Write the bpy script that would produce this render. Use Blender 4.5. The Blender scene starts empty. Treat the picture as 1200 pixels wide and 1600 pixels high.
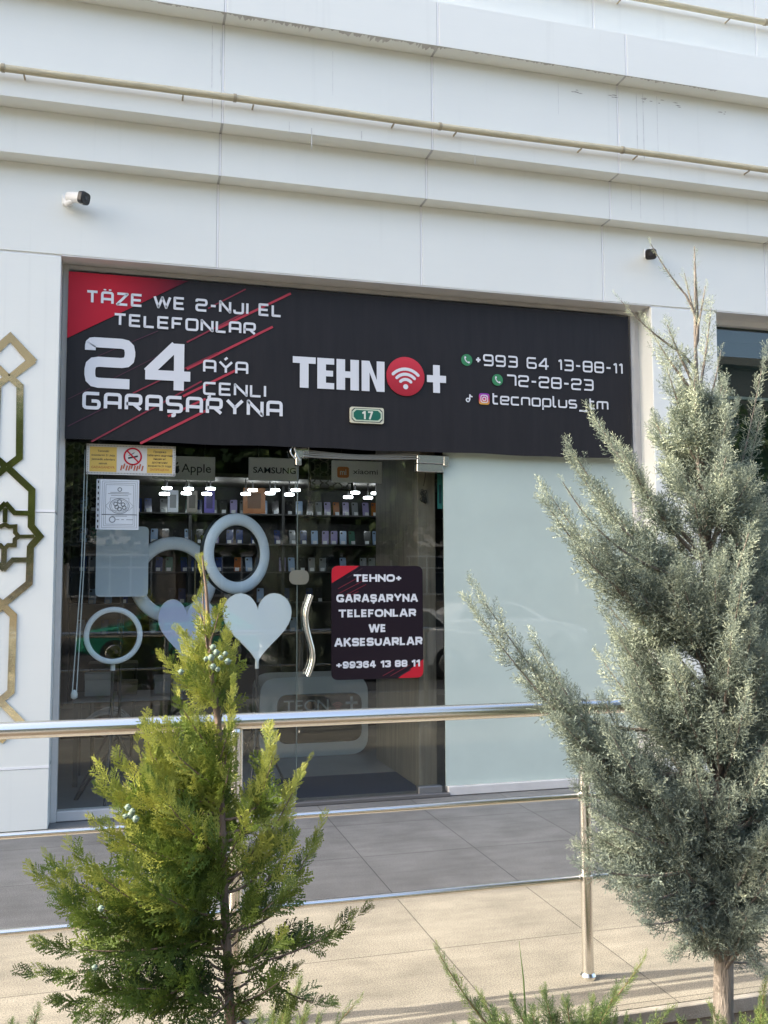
import bpy, math, random
import numpy as np
from mathutils import Matrix, Vector
rnd = random.Random(7)
rng = np.random.default_rng(11)
SC = bpy.context.scene
COL = SC.collection

# ------------------------------------------------------------------ camera
YAW, PIT, ROLL = math.radians(15.3948), math.radians(4.4407), math.radians(-0.18767)
FPX = 1454.05                                  # focal length in pixels of a 1200 x 1600 frame
CAM = np.array([0.0, -6.4, 1.5])
_f = np.array([math.sin(YAW) * math.cos(PIT), math.cos(YAW) * math.cos(PIT), math.sin(PIT)])
_r = np.array([math.cos(YAW), -math.sin(YAW), 0.0])
_u = np.cross(_r, _f)
_r, _u = _r * math.cos(ROLL) + _u * math.sin(ROLL), -_r * math.sin(ROLL) + _u * math.cos(ROLL)
cd = bpy.data.cameras.new('camera')
cam = bpy.data.objects.new('camera', cd)
COL.objects.link(cam)
cd.sensor_fit = 'VERTICAL'
cd.sensor_height = 36.0
cd.lens = 36.0 * FPX / 1600.0
cd.clip_start, cd.clip_end = 0.05, 3000.0
cam.matrix_world = Matrix(((_r[0], _u[0], -_f[0], CAM[0]), (_r[1], _u[1], -_f[1], CAM[1]),
                           (_r[2], _u[2], -_f[2], CAM[2]), (0, 0, 0, 1)))
SC.camera = cam

# ------------------------------------------------------------------ light
SUN_DIR = Vector((-1.45, 0.165, 1.0)).normalized()          # towards the sun
EL = math.asin(SUN_DIR.z)
W = bpy.data.worlds.new('World')
SC.world = W
W.use_nodes = True
nt = W.node_tree
sky = nt.nodes.new('ShaderNodeTexSky')
sky.sky_type = 'NISHITA'
sky.sun_disc = False
sky.sun_elevation = EL
sky.sun_rotation = math.atan2(SUN_DIR.x, SUN_DIR.y)
sky.air_density = 1.0
sky.dust_density = 5.0
sky.ozone_density = 0.8
nt.links.new(sky.outputs[0], nt.nodes['Background'].inputs[0])
nt.nodes['Background'].inputs[1].default_value = 0.15
sl = bpy.data.lights.new('sun', 'SUN')
sl.energy = 2.1
sl.angle = math.radians(0.53)
sl.color = (1.0, 0.93, 0.82)
sun = bpy.data.objects.new('sun', sl)
COL.objects.link(sun)
sun.location = (-20, 3, 16)
sun.rotation_euler = SUN_DIR.to_track_quat('Z', 'Y').to_euler()
SC.view_settings.view_transform = 'Standard'
SC.view_settings.look = 'None'
SC.view_settings.exposure = 2.03
SC.view_settings.gamma = 1.0
SC.cycles.max_bounces = 10
SC.cycles.transparent_max_bounces = 16
SC.cycles.caustics_reflective = False
SC.cycles.caustics_refractive = False


def P(px, py, Y):
    """where the sight line of a picture point meets the upright plane at Y"""
    d = _f * FPX + _r * (px - 600) - _u * (py - 800)
    t = (Y - CAM[1]) / d[1]
    return CAM + d * t


def XZ(px, py, Y):
    p = P(px, py, Y)
    return float(p[0]), float(p[2])


# ------------------------------------------------------------------ materials
def lin(r, g, b):
    f = lambda c: (c / 255 / 12.92) if c <= 10.3 else (((c / 255) + 0.055) / 1.055) ** 2.4
    return (f(r), f(g), f(b))


def mat(name, base, rough=0.6, metal=0.0, var=0.0, scale=8.0, stretch=(1, 1, 1), bump=0.0, bscale=60.0,
        coat=0.0, spec=0.5, col2=None, detail=5.0, emit=None, estr=0.0, rvar=0.0):
    m = bpy.data.materials.new(name)
    m.use_nodes = True
    n, l = m.node_tree.nodes, m.node_tree.links
    b = n['Principled BSDF']
    b.inputs['Base Color'].default_value = (*base, 1)
    b.inputs['Roughness'].default_value = rough
    b.inputs['Metallic'].default_value = metal
    b.inputs['Specular IOR Level'].default_value = spec
    b.inputs['Coat Weight'].default_value = coat
    b.inputs['Coat Roughness'].default_value = 0.02
    if coat >= 1: b.inputs['Coat IOR'].default_value = 1.62
    if emit:
        b.inputs['Emission Color'].default_value = (*emit, 1)
        b.inputs['Emission Strength'].default_value = estr
    if var or bump or rvar:
        tc = n.new('ShaderNodeTexCoord')
        mp = n.new('ShaderNodeMapping')
        mp.inputs['Scale'].default_value = stretch
        l.new(tc.outputs['Object'], mp.inputs['Vector'])
    if var or rvar:
        ns = n.new('ShaderNodeTexNoise')
        ns.inputs['Scale'].default_value = scale
        ns.inputs['Detail'].default_value = detail
        ns.inputs['Roughness'].default_value = 0.6
        l.new(mp.outputs[0], ns.inputs['Vector'])
    if var:
        rp = n.new('ShaderNodeValToRGB')
        c2 = col2 if col2 else tuple(c * (1 - var) for c in base)
        c1 = base if col2 else tuple(min(1, c * (1 + var * 0.6)) for c in base)
        rp.color_ramp.elements[0].position = 0.32
        rp.color_ramp.elements[1].position = 0.68
        rp.color_ramp.elements[0].color = (*c2, 1)
        rp.color_ramp.elements[1].color = (*c1, 1)
        l.new(ns.outputs['Fac'], rp.inputs[0])
        l.new(rp.outputs[0], b.inputs['Base Color'])
    if rvar:
        mr = n.new('ShaderNodeMapRange')
        mr.inputs['To Min'].default_value = max(0.02, rough - rvar)
        mr.inputs['To Max'].default_value = rough + rvar
        l.new(ns.outputs['Fac'], mr.inputs['Value'])
        l.new(mr.outputs[0], b.inputs['Roughness'])
    if bump:
        nb = n.new('ShaderNodeTexNoise')
        nb.inputs['Scale'].default_value = bscale
        nb.inputs['Detail'].default_value = 3
        l.new(mp.outputs[0], nb.inputs['Vector'])
        bp = n.new('ShaderNodeBump')
        bp.inputs['Strength'].default_value = bump
        bp.inputs['Distance'].default_value = 0.01
        l.new(nb.outputs['Fac'], bp.inputs['Height'])
        l.new(bp.outputs[0], b.inputs['Normal'])
    return m


def facade_mat(name, base, streak=0.10):
    """white aluminium cladding: faint vertical rain streaks, fine horizontal brushing, soft blotches"""
    m = bpy.data.materials.new(name)
    m.use_nodes = True
    n, l = m.node_tree.nodes, m.node_tree.links
    b = n['Principled BSDF']
    b.inputs['Roughness'].default_value = 0.42
    tc = n.new('ShaderNodeTexCoord')

    def noise(sc, scale, det=4):
        mp = n.new('ShaderNodeMapping')
        mp.inputs['Scale'].default_value = sc
        l.new(tc.outputs['Object'], mp.inputs['Vector'])
        ns = n.new('ShaderNodeTexNoise')
        ns.inputs['Scale'].default_value = scale
        ns.inputs['Detail'].default_value = det
        l.new(mp.outputs[0], ns.inputs['Vector'])
        return ns

    def ramp(src, p0, p1, lo, hi):
        mr = n.new('ShaderNodeMapRange')
        mr.inputs['From Min'].default_value = p0
        mr.inputs['From Max'].default_value = p1
        mr.inputs['To Min'].default_value = lo
        mr.inputs['To Max'].default_value = hi
        l.new(src.outputs['Fac'], mr.inputs['Value'])
        return mr

    a = ramp(noise((9, 9, 0.3), 1.6, 6), 0.62, 0.82, 1.0, 1.0 - streak)
    c = ramp(noise((0.5, 0.5, 22), 5.0, 3), 0.3, 0.7, 0.995, 1.003)
    d = ramp(noise((1, 1, 1), 1.3, 4), 0.3, 0.7, 0.975, 1.01)
    m1 = n.new('ShaderNodeMath'); m1.operation = 'MULTIPLY'
    m2 = n.new('ShaderNodeMath'); m2.operation = 'MULTIPLY'
    l.new(a.outputs[0], m1.inputs[0]); l.new(c.outputs[0], m1.inputs[1])
    l.new(m1.outputs[0], m2.inputs[0]); l.new(d.outputs[0], m2.inputs[1])
    vm = n.new('ShaderNodeVectorMath'); vm.operation = 'SCALE'
    vm.inputs[0].default_value = base
    l.new(m2.outputs[0], vm.inputs['Scale'])
    l.new(vm.outputs[0], b.inputs['Base Color'])
    return m


def glass_mat(name, tint=(0.93, 0.96, 0.95), boost=1.0):
    m = bpy.data.materials.new(name)
    m.use_nodes = True
    n, l = m.node_tree.nodes, m.node_tree.links
    out = n['Material Output']
    n.remove(n['Principled BSDF'])
    tr = n.new('ShaderNodeBsdfTransparent'); tr.inputs[0].default_value = (*tint, 1)
    gl = n.new('ShaderNodeBsdfGlossy'); gl.inputs['Roughness'].default_value = 0.0
    gl.inputs[0].default_value = (1, 1, 1, 1)
    geo = n.new('ShaderNodeNewGeometry')
    dot = n.new('ShaderNodeVectorMath'); dot.operation = 'DOT_PRODUCT'
    l.new(geo.outputs['Normal'], dot.inputs[0]); l.new(geo.outputs['Incoming'], dot.inputs[1])
    ab = n.new('ShaderNodeMath'); ab.operation = 'ABSOLUTE'; l.new(dot.outputs['Value'], ab.inputs[0])
    om = n.new('ShaderNodeMath'); om.operation = 'SUBTRACT'; om.inputs[0].default_value = 1.0; l.new(ab.outputs[0], om.inputs[1])
    pw = n.new('ShaderNodeMath'); pw.operation = 'POWER'; pw.inputs[1].default_value = 5.0; l.new(om.outputs[0], pw.inputs[0])
    ma = n.new('ShaderNodeMath'); ma.operation = 'MULTIPLY_ADD'
    ma.inputs[1].default_value = 1 - 0.043 * boost; ma.inputs[2].default_value = 0.043 * boost
    l.new(pw.outputs[0], ma.inputs[0])
    mx = n.new('ShaderNodeMixShader')
    l.new(ma.outputs[0], mx.inputs[0]); l.new(tr.outputs[0], mx.inputs[1]); l.new(gl.outputs[0], mx.inputs[2])
    l.new(mx.outputs[0], out.inputs['Surface'])
    return m


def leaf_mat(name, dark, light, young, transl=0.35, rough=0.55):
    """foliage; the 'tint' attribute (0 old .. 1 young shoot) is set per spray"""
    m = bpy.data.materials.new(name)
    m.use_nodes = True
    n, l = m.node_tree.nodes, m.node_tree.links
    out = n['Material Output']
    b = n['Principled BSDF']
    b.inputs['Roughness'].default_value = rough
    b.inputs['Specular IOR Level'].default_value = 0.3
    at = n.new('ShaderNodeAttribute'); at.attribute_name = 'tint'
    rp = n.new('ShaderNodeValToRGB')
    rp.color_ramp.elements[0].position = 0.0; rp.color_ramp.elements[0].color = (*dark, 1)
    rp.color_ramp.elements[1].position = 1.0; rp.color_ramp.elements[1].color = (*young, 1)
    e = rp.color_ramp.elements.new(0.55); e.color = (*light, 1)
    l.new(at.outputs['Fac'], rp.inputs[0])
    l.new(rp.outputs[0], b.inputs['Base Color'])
    t = n.new('ShaderNodeBsdfTranslucent')
    l.new(rp.outputs[0], t.inputs[0])
    mx = n.new('ShaderNodeMixShader'); mx.inputs[0].default_value = transl
    l.new(b.outputs[0], mx.inputs[1]); l.new(t.outputs[0], mx.inputs[2])
    l.new(mx.outputs[0], out.inputs['Surface'])
    return m


def stone_mat(name, base, speck, x0, y0, dx, dy, joint, patch=0.12, rough=0.75):
    """granite paving: speckle, stains, and the joints of a square tile grid"""
    m = bpy.data.materials.new(name)
    m.use_nodes = True
    n, l = m.node_tree.nodes, m.node_tree.links
    b = n['Principled BSDF']
    b.inputs['Roughness'].default_value = rough
    b.inputs['Specular IOR Level'].default_value = 0.3
    tc = n.new('ShaderNodeTexCoord')
    sx = n.new('ShaderNodeSeparateXYZ'); l.new(tc.outputs['Object'], sx.inputs[0])

    def math_(op, a, bb, cc=None):
        q = n.new('ShaderNodeMath'); q.operation = op
        for i, v in enumerate((a, bb, cc)):
            if v is None: continue
            if isinstance(v, (int, float)): q.inputs[i].default_value = v
            else: l.new(v, q.inputs[i])
        return q.outputs[0]

    u = math_('DIVIDE', math_('SUBTRACT', sx.outputs[0], x0), dx)
    v = math_('DIVIDE', math_('SUBTRACT', sx.outputs[1], y0), dy)
    fu = math_('ABSOLUTE', math_('SUBTRACT', math_('FRACT', u, 0), 0.5), 0)
    fv = math_('ABSOLUTE', math_('SUBTRACT', math_('FRACT', v, 0), 0.5), 0)
    ju = math_('GREATER_THAN', fu, 0.5 - 0.0028 / dx)
    jv = math_('GREATER_THAN', fv, 0.5 - 0.0028 / dy)
    j = math_('MAXIMUM', ju, jv)
    cmb = n.new('ShaderNodeCombineXYZ')
    l.new(math_('FLOOR', u, 0), cmb.inputs[0]); l.new(math_('FLOOR', v, 0), cmb.inputs[1])
    wn = n.new('ShaderNodeTexWhiteNoise'); l.new(cmb.outputs[0], wn.inputs[0])
    tile = math_('MULTIPLY_ADD', wn.outputs['Value'], 0.16, 0.92)
    n1 = n.new('ShaderNodeTexNoise'); n1.inputs['Scale'].default_value = 190; n1.inputs['Detail'].default_value = 2
    l.new(tc.outputs['Object'], n1.inputs['Vector'])
    n2 = n.new('ShaderNodeTexNoise'); n2.inputs['Scale'].default_value = 2.6; n2.inputs['Detail'].default_value = 7
    n2.inputs['Roughness'].default_value = 0.65
    l.new(tc.outputs['Object'], n2.inputs['Vector'])
    mp = n.new('ShaderNodeMapping'); mp.inputs['Scale'].default_value = (1.2, 5, 1)
    l.new(tc.outputs['Object'], mp.inputs['Vector'])
    n3 = n.new('ShaderNodeTexNoise'); n3.inputs['Scale'].default_value = 3.2; n3.inputs['Detail'].default_value = 6
    l.new(mp.outputs[0], n3.inputs['Vector'])
    rp = n.new('ShaderNodeValToRGB')
    rp.color_ramp.elements[0].position = 0.36; rp.color_ramp.elements[0].color = (*speck, 1)
    rp.color_ramp.elements[1].position = 0.62; rp.color_ramp.elements[1].color = (*base, 1)
    l.new(n1.outputs['Fac'], rp.inputs[0])
    mr = n.new('ShaderNodeMapRange')
    mr.inputs['From Min'].default_value = 0.34; mr.inputs['From Max'].default_value = 0.6
    mr.inputs['To Min'].default_value = 1 - patch * 1.6; mr.inputs['To Max'].default_value = 1.04
    l.new(n2.outputs['Fac'], mr.inputs['Value'])
    mr3 = n.new('ShaderNodeMapRange')
    mr3.inputs['From Min'].default_value = 0.3; mr3.inputs['From Max'].default_value = 0.62
    mr3.inputs['To Min'].default_value = 1 - patch; mr3.inputs['To Max'].default_value = 1.03
    l.new(n3.outputs['Fac'], mr3.inputs['Value'])
    k = math_('MULTIPLY', math_('MULTIPLY', mr.outputs[0], mr3.outputs[0]), tile)
    k = math_('MULTIPLY', k, math_('MULTIPLY_ADD', j, joint - 1.0, 1.0))
    vm = n.new('ShaderNodeVectorMath'); vm.operation = 'SCALE'
    l.new(rp.outputs[0], vm.inputs[0]); l.new(k, vm.inputs['Scale'])
    l.new(vm.outputs[0], b.inputs['Base Color'])
    bp = n.new('ShaderNodeBump'); bp.inputs['Strength'].default_value = 0.25; bp.inputs['Distance'].default_value = 0.004
    l.new(n1.outputs['Fac'], bp.inputs['Height']); l.new(bp.outputs[0], b.inputs['Normal'])
    return m


# ------------------------------------------------------------------ geometry helpers
class MB:
    def __init__(self):
        self.v, self.f, self.mi, self.sm = [], [], [], []

    def add(self, vs, fs, m=0, smooth=False):
        o = len(self.v)
        self.v += [tuple(map(float, p)) for p in vs]
        for f in fs:
            self.f.append(tuple(i + o for i in f)); self.mi.append(m); self.sm.append(smooth)
        return self

    def box(self, x0, x1, y0, y1, z0, z1, m=0, bev=0.0):
        if bev > 0:
            vs, fs = [], []
            a = bev
            # chamfered box: three rectangles per axis joined by their hull faces
            X, Yv, Z = (x0, x1), (y0, y1), (z0, z1)
            idx = {}
            for i in (0, 1):
                for j in (0, 1):
                    for k in (0, 1):
                        sx, sy, sz = (1 if i == 0 else -1), (1 if j == 0 else -1), (1 if k == 0 else -1)
                        for ax in range(3):
                            p = [X[i] + sx * a * (ax != 0), Yv[j] + sy * a * (ax != 1), Z[k] + sz * a * (ax != 2)]
                            idx[(i, j, k, ax)] = len(vs); vs.append(p)
            g = lambda i, j, k, ax: idx[(i, j, k, ax)]
            for s in (0, 1):
                fs.append([g(s, 0, 0, 0), g(s, 1, 0, 0), g(s, 1, 1, 0), g(s, 0, 1, 0)][::1 if s else -1])
                fs.append([g(0, s, 0, 1), g(0, s, 1, 1), g(1, s, 1, 1), g(1, s, 0, 1)][::1 if s else -1])
                fs.append([g(0, 0, s, 2), g(1, 0, s, 2), g(1, 1, s, 2), g(0, 1, s, 2)][::1 if s else -1])
            for a_ in (0, 1):
                for b_ in (0, 1):
                    fl = 1 if a_ != b_ else -1
                    fs.append([g(a_, b_, 0, 0), g(a_, b_, 1, 0), g(a_, b_, 1, 1), g(a_, b_, 0, 1)][::-fl])
                    fs.append([g(a_, 0, b_, 0), g(a_, 1, b_, 0), g(a_, 1, b_, 2), g(a_, 0, b_, 2)][::fl])
                    fs.append([g(0, a_, b_, 1), g(1, a_, b_, 1), g(1, a_, b_, 2), g(0, a_, b_, 2)][::-fl])
            for i in (0, 1):
                for j in (0, 1):
                    for k in (0, 1):
                        t = [g(i, j, k, 0), g(i, j, k, 1), g(i, j, k, 2)]
                        fs.append(t if (i + j + k) % 2 else t[::-1])
            return self.add(vs, fs, m)
        vs = [(x0, y0, z0), (x1, y0, z0), (x1, y1, z0), (x0, y1, z0), (x0, y0, z1), (x1, y0, z1), (x1, y1, z1), (x0, y1, z1)]
        return self.add(vs, [(0, 3, 2, 1), (4, 5, 6, 7), (0, 1, 5, 4), (1, 2, 6, 5), (2, 3, 7, 6), (3, 0, 4, 7)], m)

    def tube(self, pts, r, seg=10, m=0, caps=True, closed=False):
        pts = [np.array(p, float) for p in pts]
        n = len(pts)
        rr = [r] * n if np.isscalar(r) else list(r)
        vs, fs = [], []
        ref = None
        for i in range(n):
            if closed: t = pts[(i + 1) % n] - pts[i - 1]
            else: t = pts[min(i + 1, n - 1)] - pts[max(i - 1, 0)]
            t = t / (np.linalg.norm(t) + 1e-12)
            if ref is None:
                ref = np.array([0, 0, 1.0]) if abs(t[2]) < 0.9 else np.array([1.0, 0, 0])
            a = ref - t * (ref @ t); a /= np.linalg.norm(a) + 1e-12
            b = np.cross(t, a); ref = a
            for k in range(seg):
                an = 2 * math.pi * k / seg
                vs.append(pts[i] + rr[i] * (math.cos(an) * a + math.sin(an) * b))
        for i in range(n if closed else n - 1):
            i2 = (i + 1) % n
            for k in range(seg):
                k2 = (k + 1) % seg
                fs.append((i * seg + k, i * seg + k2, i2 * seg + k2, i2 * seg + k))
        self.add(vs, fs, m, True)
        if caps and not closed:
            self.add(vs[:seg], [tuple(range(seg))[::-1]], m)
            self.add(vs[-seg:], [tuple(range(seg))], m)
        return self

    def prism(self, poly, y0, y1, m=0, mside=None):
        """outline in X-Z, counter-clockwise seen from the street (-Y), from front y0 to back y1"""
        ar = sum(poly[i - 1][0] * poly[i][1] - poly[i][0] * poly[i - 1][1] for i in range(len(poly)))
        if ar < 0: poly = poly[::-1]
        n = len(poly)
        vs = [(x, y0, z) for x, z in poly] + [(x, y1, z) for x, z in poly]
        self.add(vs, [tuple(range(n)), tuple(range(2 * n - 1, n - 1, -1))], m)
        self.add(vs, [(i, i + n, (i + 1) % n + n, (i + 1) % n) for i in range(n)], m if mside is None else mside)
        return self

    def strips(self, quads, y0, dy=0.0, thick=0.0, m=0, eps=0.0):
        """flat X-Z quads facing the street"""
        for i, q in enumerate(quads):
            y = y0 - eps * (i % 7)
            if thick:
                self.prism(list(q), y, y + thick, m)
            else:
                ar = sum(q[k - 1][0] * q[k][1] - q[k][0] * q[k - 1][1] for k in range(len(q)))
                if ar < 0: q = q[::-1]
                self.add([(x, y, z) for x, z in q], [tuple(range(len(q)))], m)
        return self

    def lathe(self, prof, cx, cy, seg=20, m=0):
        """(radius, z) profile round a vertical axis"""
        vs, fs = [], []
        for r, z in prof:
            for k in range(seg):
                a = 2 * math.pi * k / seg
                vs.append((cx + r * math.cos(a), cy + r * math.sin(a), z))
        for i in range(len(prof) - 1):
            for k in range(seg):
                k2 = (k + 1) % seg
                fs.append((i * seg + k, i * seg + k2, (i + 1) * seg + k2, (i + 1) * seg + k))
        self.add(vs, fs, m, True)
        self.add(vs[-seg:], [tuple(range(seg))], m)
        self.add(vs[:seg], [tuple(range(seg))[::-1]], m)
        return self

    def build(self, name, mats, parent=None):
        if not isinstance(mats, (list, tuple)): mats = [mats]
        off = np.array(parent.get('_o', (0, 0, 0)) if parent is not None else (0, 0, 0), float)
        me = bpy.data.meshes.new(name)
        me.from_pydata([(p[0] - off[0], p[1] - off[1], p[2] - off[2]) for p in self.v], [], self.f)
        for mm in mats: me.materials.append(mm)
        me.polygons.foreach_set('material_index', self.mi)
        me.polygons.foreach_set('use_smooth', self.sm)
        me.update()
        o = bpy.data.objects.new(name, me)
        COL.objects.link(o)
        if parent is not None:
            o.parent = parent
            o['_o'] = tuple(off)
        return o


def thing(name, label, cat, loc=(0, 0, 0), group=None):
    o = bpy.data.objects.new(name, None)
    o.empty_display_size = 0.1
    o.location = loc
    COL.objects.link(o)
    o['_o'] = tuple(float(c) for c in loc)
    return tag(o, label, cat, group)


def tag(o, label=None, cat=None, group=None, kind=None):
    if label: o['label'] = label
    if cat: o['category'] = cat
    if group: o['group'] = group
    if kind: o['kind'] = kind
    return o


def np_mesh(name, V, F, material, parent=None, tint=None, smooth=False):
    """V (n,3), F (m,k) -> mesh object, fast"""
    off = np.array(parent.get('_o', (0, 0, 0)) if parent is not None else (0, 0, 0), float)
    V = (V - off).astype(np.float32)
    k = F.shape[1]
    me = bpy.data.meshes.new(name)
    me.vertices.add(len(V)); me.vertices.foreach_set('co', V.ravel())
    me.loops.add(F.size); me.loops.foreach_set('vertex_index', F.ravel().astype(np.int32))
    me.polygons.add(len(F)); me.polygons.foreach_set('loop_start', np.arange(0, F.size, k, dtype=np.int32))
    me.polygons.foreach_set('loop_total', np.full(len(F), k, dtype=np.int32))
    if smooth: me.polygons.foreach_set('use_smooth', np.ones(len(F), dtype=bool))
    if tint is not None:
        at = me.attributes.new('tint', 'FLOAT', 'POINT')
        at.data.foreach_set('value', tint.astype(np.float32))
    me.materials.append(material)
    me.update(calc_edges=True)
    o = bpy.data.objects.new(name, me)
    COL.objects.link(o)
    if parent is not None:
        o.parent = parent; o['_o'] = tuple(off)
    return o


def roundpoly(pts, r, seg=4, closed=True):
    out = []
    n = len(pts)
    for i in range(n):
        p = np.array(pts[i], float)
        if not closed and i in (0, n - 1):
            out.append(tuple(p)); continue
        a = np.array(pts[i - 1], float); b = np.array(pts[(i + 1) % n], float)
        da, db = a - p, b - p
        la, lb = np.linalg.norm(da), np.linalg.norm(db)
        rr = min(r, la * 0.48, lb * 0.48)
        if rr < 1e-6: out.append(tuple(p)); continue
        s, e = p + da / la * rr, p + db / lb * rr
        for k in range(seg + 1):
            t = k / seg
            out.append(tuple((1 - t) ** 2 * s + 2 * t * (1 - t) * p + t * t * e))
    return out


def rrect(x0, x1, z0, z1, r, seg=4):
    return roundpoly([(x0, z0), (x1, z0), (x1, z1), (x0, z1)], r, seg)


def circ(cx, cz, rx, rz=None, n=28, a0=0.0):
    rz = rx if rz is None else rz
    return [(cx + rx * math.cos(a0 + 2 * math.pi * k / n), cz + rz * math.sin(a0 + 2 * math.pi * k / n)) for k in range(n)]


def stroke(pts, w, closed=False):
    """polyline in 2-D -> mitred quads of width w"""
    pts = [np.array(p, float) for p in pts]
    n = len(pts)
    L, R = [], []
    for i in range(n):
        dirs = []
        if i > 0 or closed:
            d = pts[i] - pts[i - 1]; dirs.append(d / (np.linalg.norm(d) + 1e-12))
        if i < n - 1 or closed:
            d = pts[(i + 1) % n] - pts[i]; dirs.append(d / (np.linalg.norm(d) + 1e-12))
        ns = [np.array([-d[1], d[0]]) for d in dirs]
        if len(ns) == 1: m = ns[0]
        else:
            m = (ns[0] + ns[1]) / max(0.25, 1 + ns[0] @ ns[1])
        L.append(pts[i] + m * w / 2); R.append(pts[i] - m * w / 2)
    q = []
    for i in range(n if closed else n - 1):
        j = (i + 1) % n
        q.append([tuple(R[i]), tuple(R[j]), tuple(L[j]), tuple(L[i])])
    return q


def bez(p0, p1, p2, n):
    t = np.linspace(0, 1, n)[:, None]
    return (1 - t) ** 2 * np.array(p0) + 2 * t * (1 - t) * np.array(p1) + t * t * np.array(p2)

# ------------------------------------------------------------------ lettering
O_, C_ = False, True                 # open / closed stroke
GL = {
    'T': (.8, [([(0, 1), (1, 1)], O_), ([(.5, 1), (.5, 0)], O_)]),
    'A': (.8, [([(0, 0), (0, 1), (1, 1), (1, 0)], O_), ([(0, .4), (1, .4)], O_)]),
    'Z': (.8, [([(0, 1), (1, 1), (0, 0), (1, 0)], O_)]),
    'E': (.74, [([(1, 1), (0, 1), (0, 0), (1, 0)], O_), ([(0, .5), (.92, .5)], O_)]),
    'W': (1.25, [([(0, 1), (.25, 0), (.5, .95), (.75, 0), (1, 1)], O_)]),
    '2': (.8, [([(0, .8), (0, 1), (1, 1), (1, .52), (0, .52), (0, 0), (1, 0)], O_)]),
    'N': (.82, [([(0, 0), (0, 1), (1, 0), (1, 1)], O_)]),
    'J': (.7, [([(1, 1), (1, 0), (0, 0), (0, .3)], O_)]),
    'I': (0, [([(0, 0), (0, 1)], O_)]),
    'L': (.68, [([(0, 1), (0, 0), (1, 0)], O_)]),
    'F': (.7, [([(1, 1), (0, 1), (0, 0)], O_), ([(0, .5), (.85, .5)], O_)]),
    'O': (.82, [([(0, 0), (0, 1), (1, 1), (1, 0)], C_)]),
    'R': (.8, [([(0, 0), (0, 1), (1, 1), (1, .4), (0, .4)], O_), ([(.5, .4), (1, 0)], O_)]),
    '4': (.85, [([(.74, -.09), (.74, 1.09)], O_), ([(.66, 1.04), (-.02, .32)], O_), ([(-.08, .27), (1.02, .27)], O_)]),
    'G': (.82, [([(1, 1), (0, 1), (0, 0), (1, 0), (1, .48), (.5, .48)], O_)]),
    'Y': (.9, [([(0, 1), (.5, .45), (1, 1)], O_), ([(.5, .5), (.5, 0)], O_)]),
    'S': (.8, [([(1, 1), (0, 1), (0, .5), (1, .5), (1, 0), (0, 0)], O_)]),
    'C': (.78, [([(1, 1), (0, 1), (0, 0), (1, 0)], O_)]),
    '9': (.8, [([(0, 0), (1, 0), (1, 1), (0, 1), (0, .45), (1, .45)], O_)]),
    '3': (.8, [([(0, 1), (1, 1), (1, 0), (0, 0)], O_), ([(.15, .5), (1, .5)], O_)]),
    '6': (.8, [([(1, 1), (0, 1), (0, 0), (1, 0), (1, .5), (0, .5)], O_)]),
    '1': (.24, [([(0, .84), (1, 1.03), (1, 0)], O_)]),
    '8': (.8, [([(0, 0), (0, 1), (1, 1), (1, 0)], C_), ([(0, .5), (1, .5)], O_)]),
    '7': (.74, [([(0, 1), (1, 1), (1, 0)], O_)]),
    '-': (.4, [([(0, .5), (1, .5)], O_)]),
    '+': (.4, [([(0, .48), (1, .48)], O_), ([(.5, .24), (.5, .72)], O_)]),
    't': (.5, [([(0, 1.4), (0, 0), (1, 0)], O_), ([(0, 1), (.9, 1)], O_)]),
    'e': (.85, [([(1, 0), (0, 0), (0, 1), (1, 1), (1, .5), (0, .5)], O_)]),
    'c': (.8, [([(1, 1), (0, 1), (0, 0), (1, 0)], O_)]),
    'n': (.85, [([(0, 0), (0, 1), (1, 1), (1, 0)], O_)]),
    'o': (.85, [([(0, 0), (0, 1), (1, 1), (1, 0)], C_)]),
    'p': (.85, [([(0, -.5), (0, 1), (1, 1), (1, 0), (0, 0)], O_)]),
    'l': (.3, [([(0, 1.45), (0, 0), (1, 0)], O_)]),
    'u': (.85, [([(0, 1), (0, 0), (1, 0), (1, 1)], O_)]),
    's': (.8, [([(1, 1), (0, 1), (0, .5), (1, .5), (1, 0), (0, 0)], O_)]),
    '_': (.95, [([(0, -.38), (1, -.38)], O_)]),
    'm': (1.2, [([(0, 0), (0, 1), (1, 1), (1, 0)], O_), ([(.5, 1), (.5, 0)], O_)]),
}
CED = [([(.5, -.12), (.5, -.3), (.3, -.3)], O_)]
GL['Ä'] = (.8, GL['A'][1] + [([(.25, 1.32), (.25, 1.2)], O_), ([(.75, 1.32), (.75, 1.2)], O_)])
GL['Ý'] = (.9, GL['Y'][1] + [([(.4, 1.18), (.62, 1.4)], O_)])
GL['Ç'] = (.78, GL['C'][1] + CED)
GL['Ş'] = (.8, GL['S'][1] + CED)


def square_text(mb, text, x0, x1, z0, cap, y, s=.17, gap=.16, m=0, rad=.16):
    """wide squared lettering drawn as strokes, fitted between x0 and x1"""
    sumW = sum(GL[c][0] if c != ' ' else .5 for c in text)
    n = len(text)
    fixed = sum(s if c != ' ' else 0 for c in text) + gap * (n - 1)
    k = ((x1 - x0) / cap - fixed) / sumW
    x = 0.0
    for c in text:
        if c == ' ':
            x += .5 * k + gap; continue
        wd, strokes = GL[c]
        for i, (pts, closed) in enumerate(strokes):
            pp = [(x + s / 2 + px * wd * k, s / 2 + pz * (1 - s)) for px, pz in pts]
            sharp = c in 'TZWNYLEF+-_I4'
            pp = roundpoly(pp, rad if not sharp else .02, 3, closed)
            if not closed and len(pts) == 2: pp = pp
            q = stroke(pp, s, closed)
            q = [[(x0 + a * cap, z0 + b * cap) for a, b in qq] for qq in q]
            mb.strips(q, y - .0004 * i, m=m)
        x += wd * k + s + gap
    return mb


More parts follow.
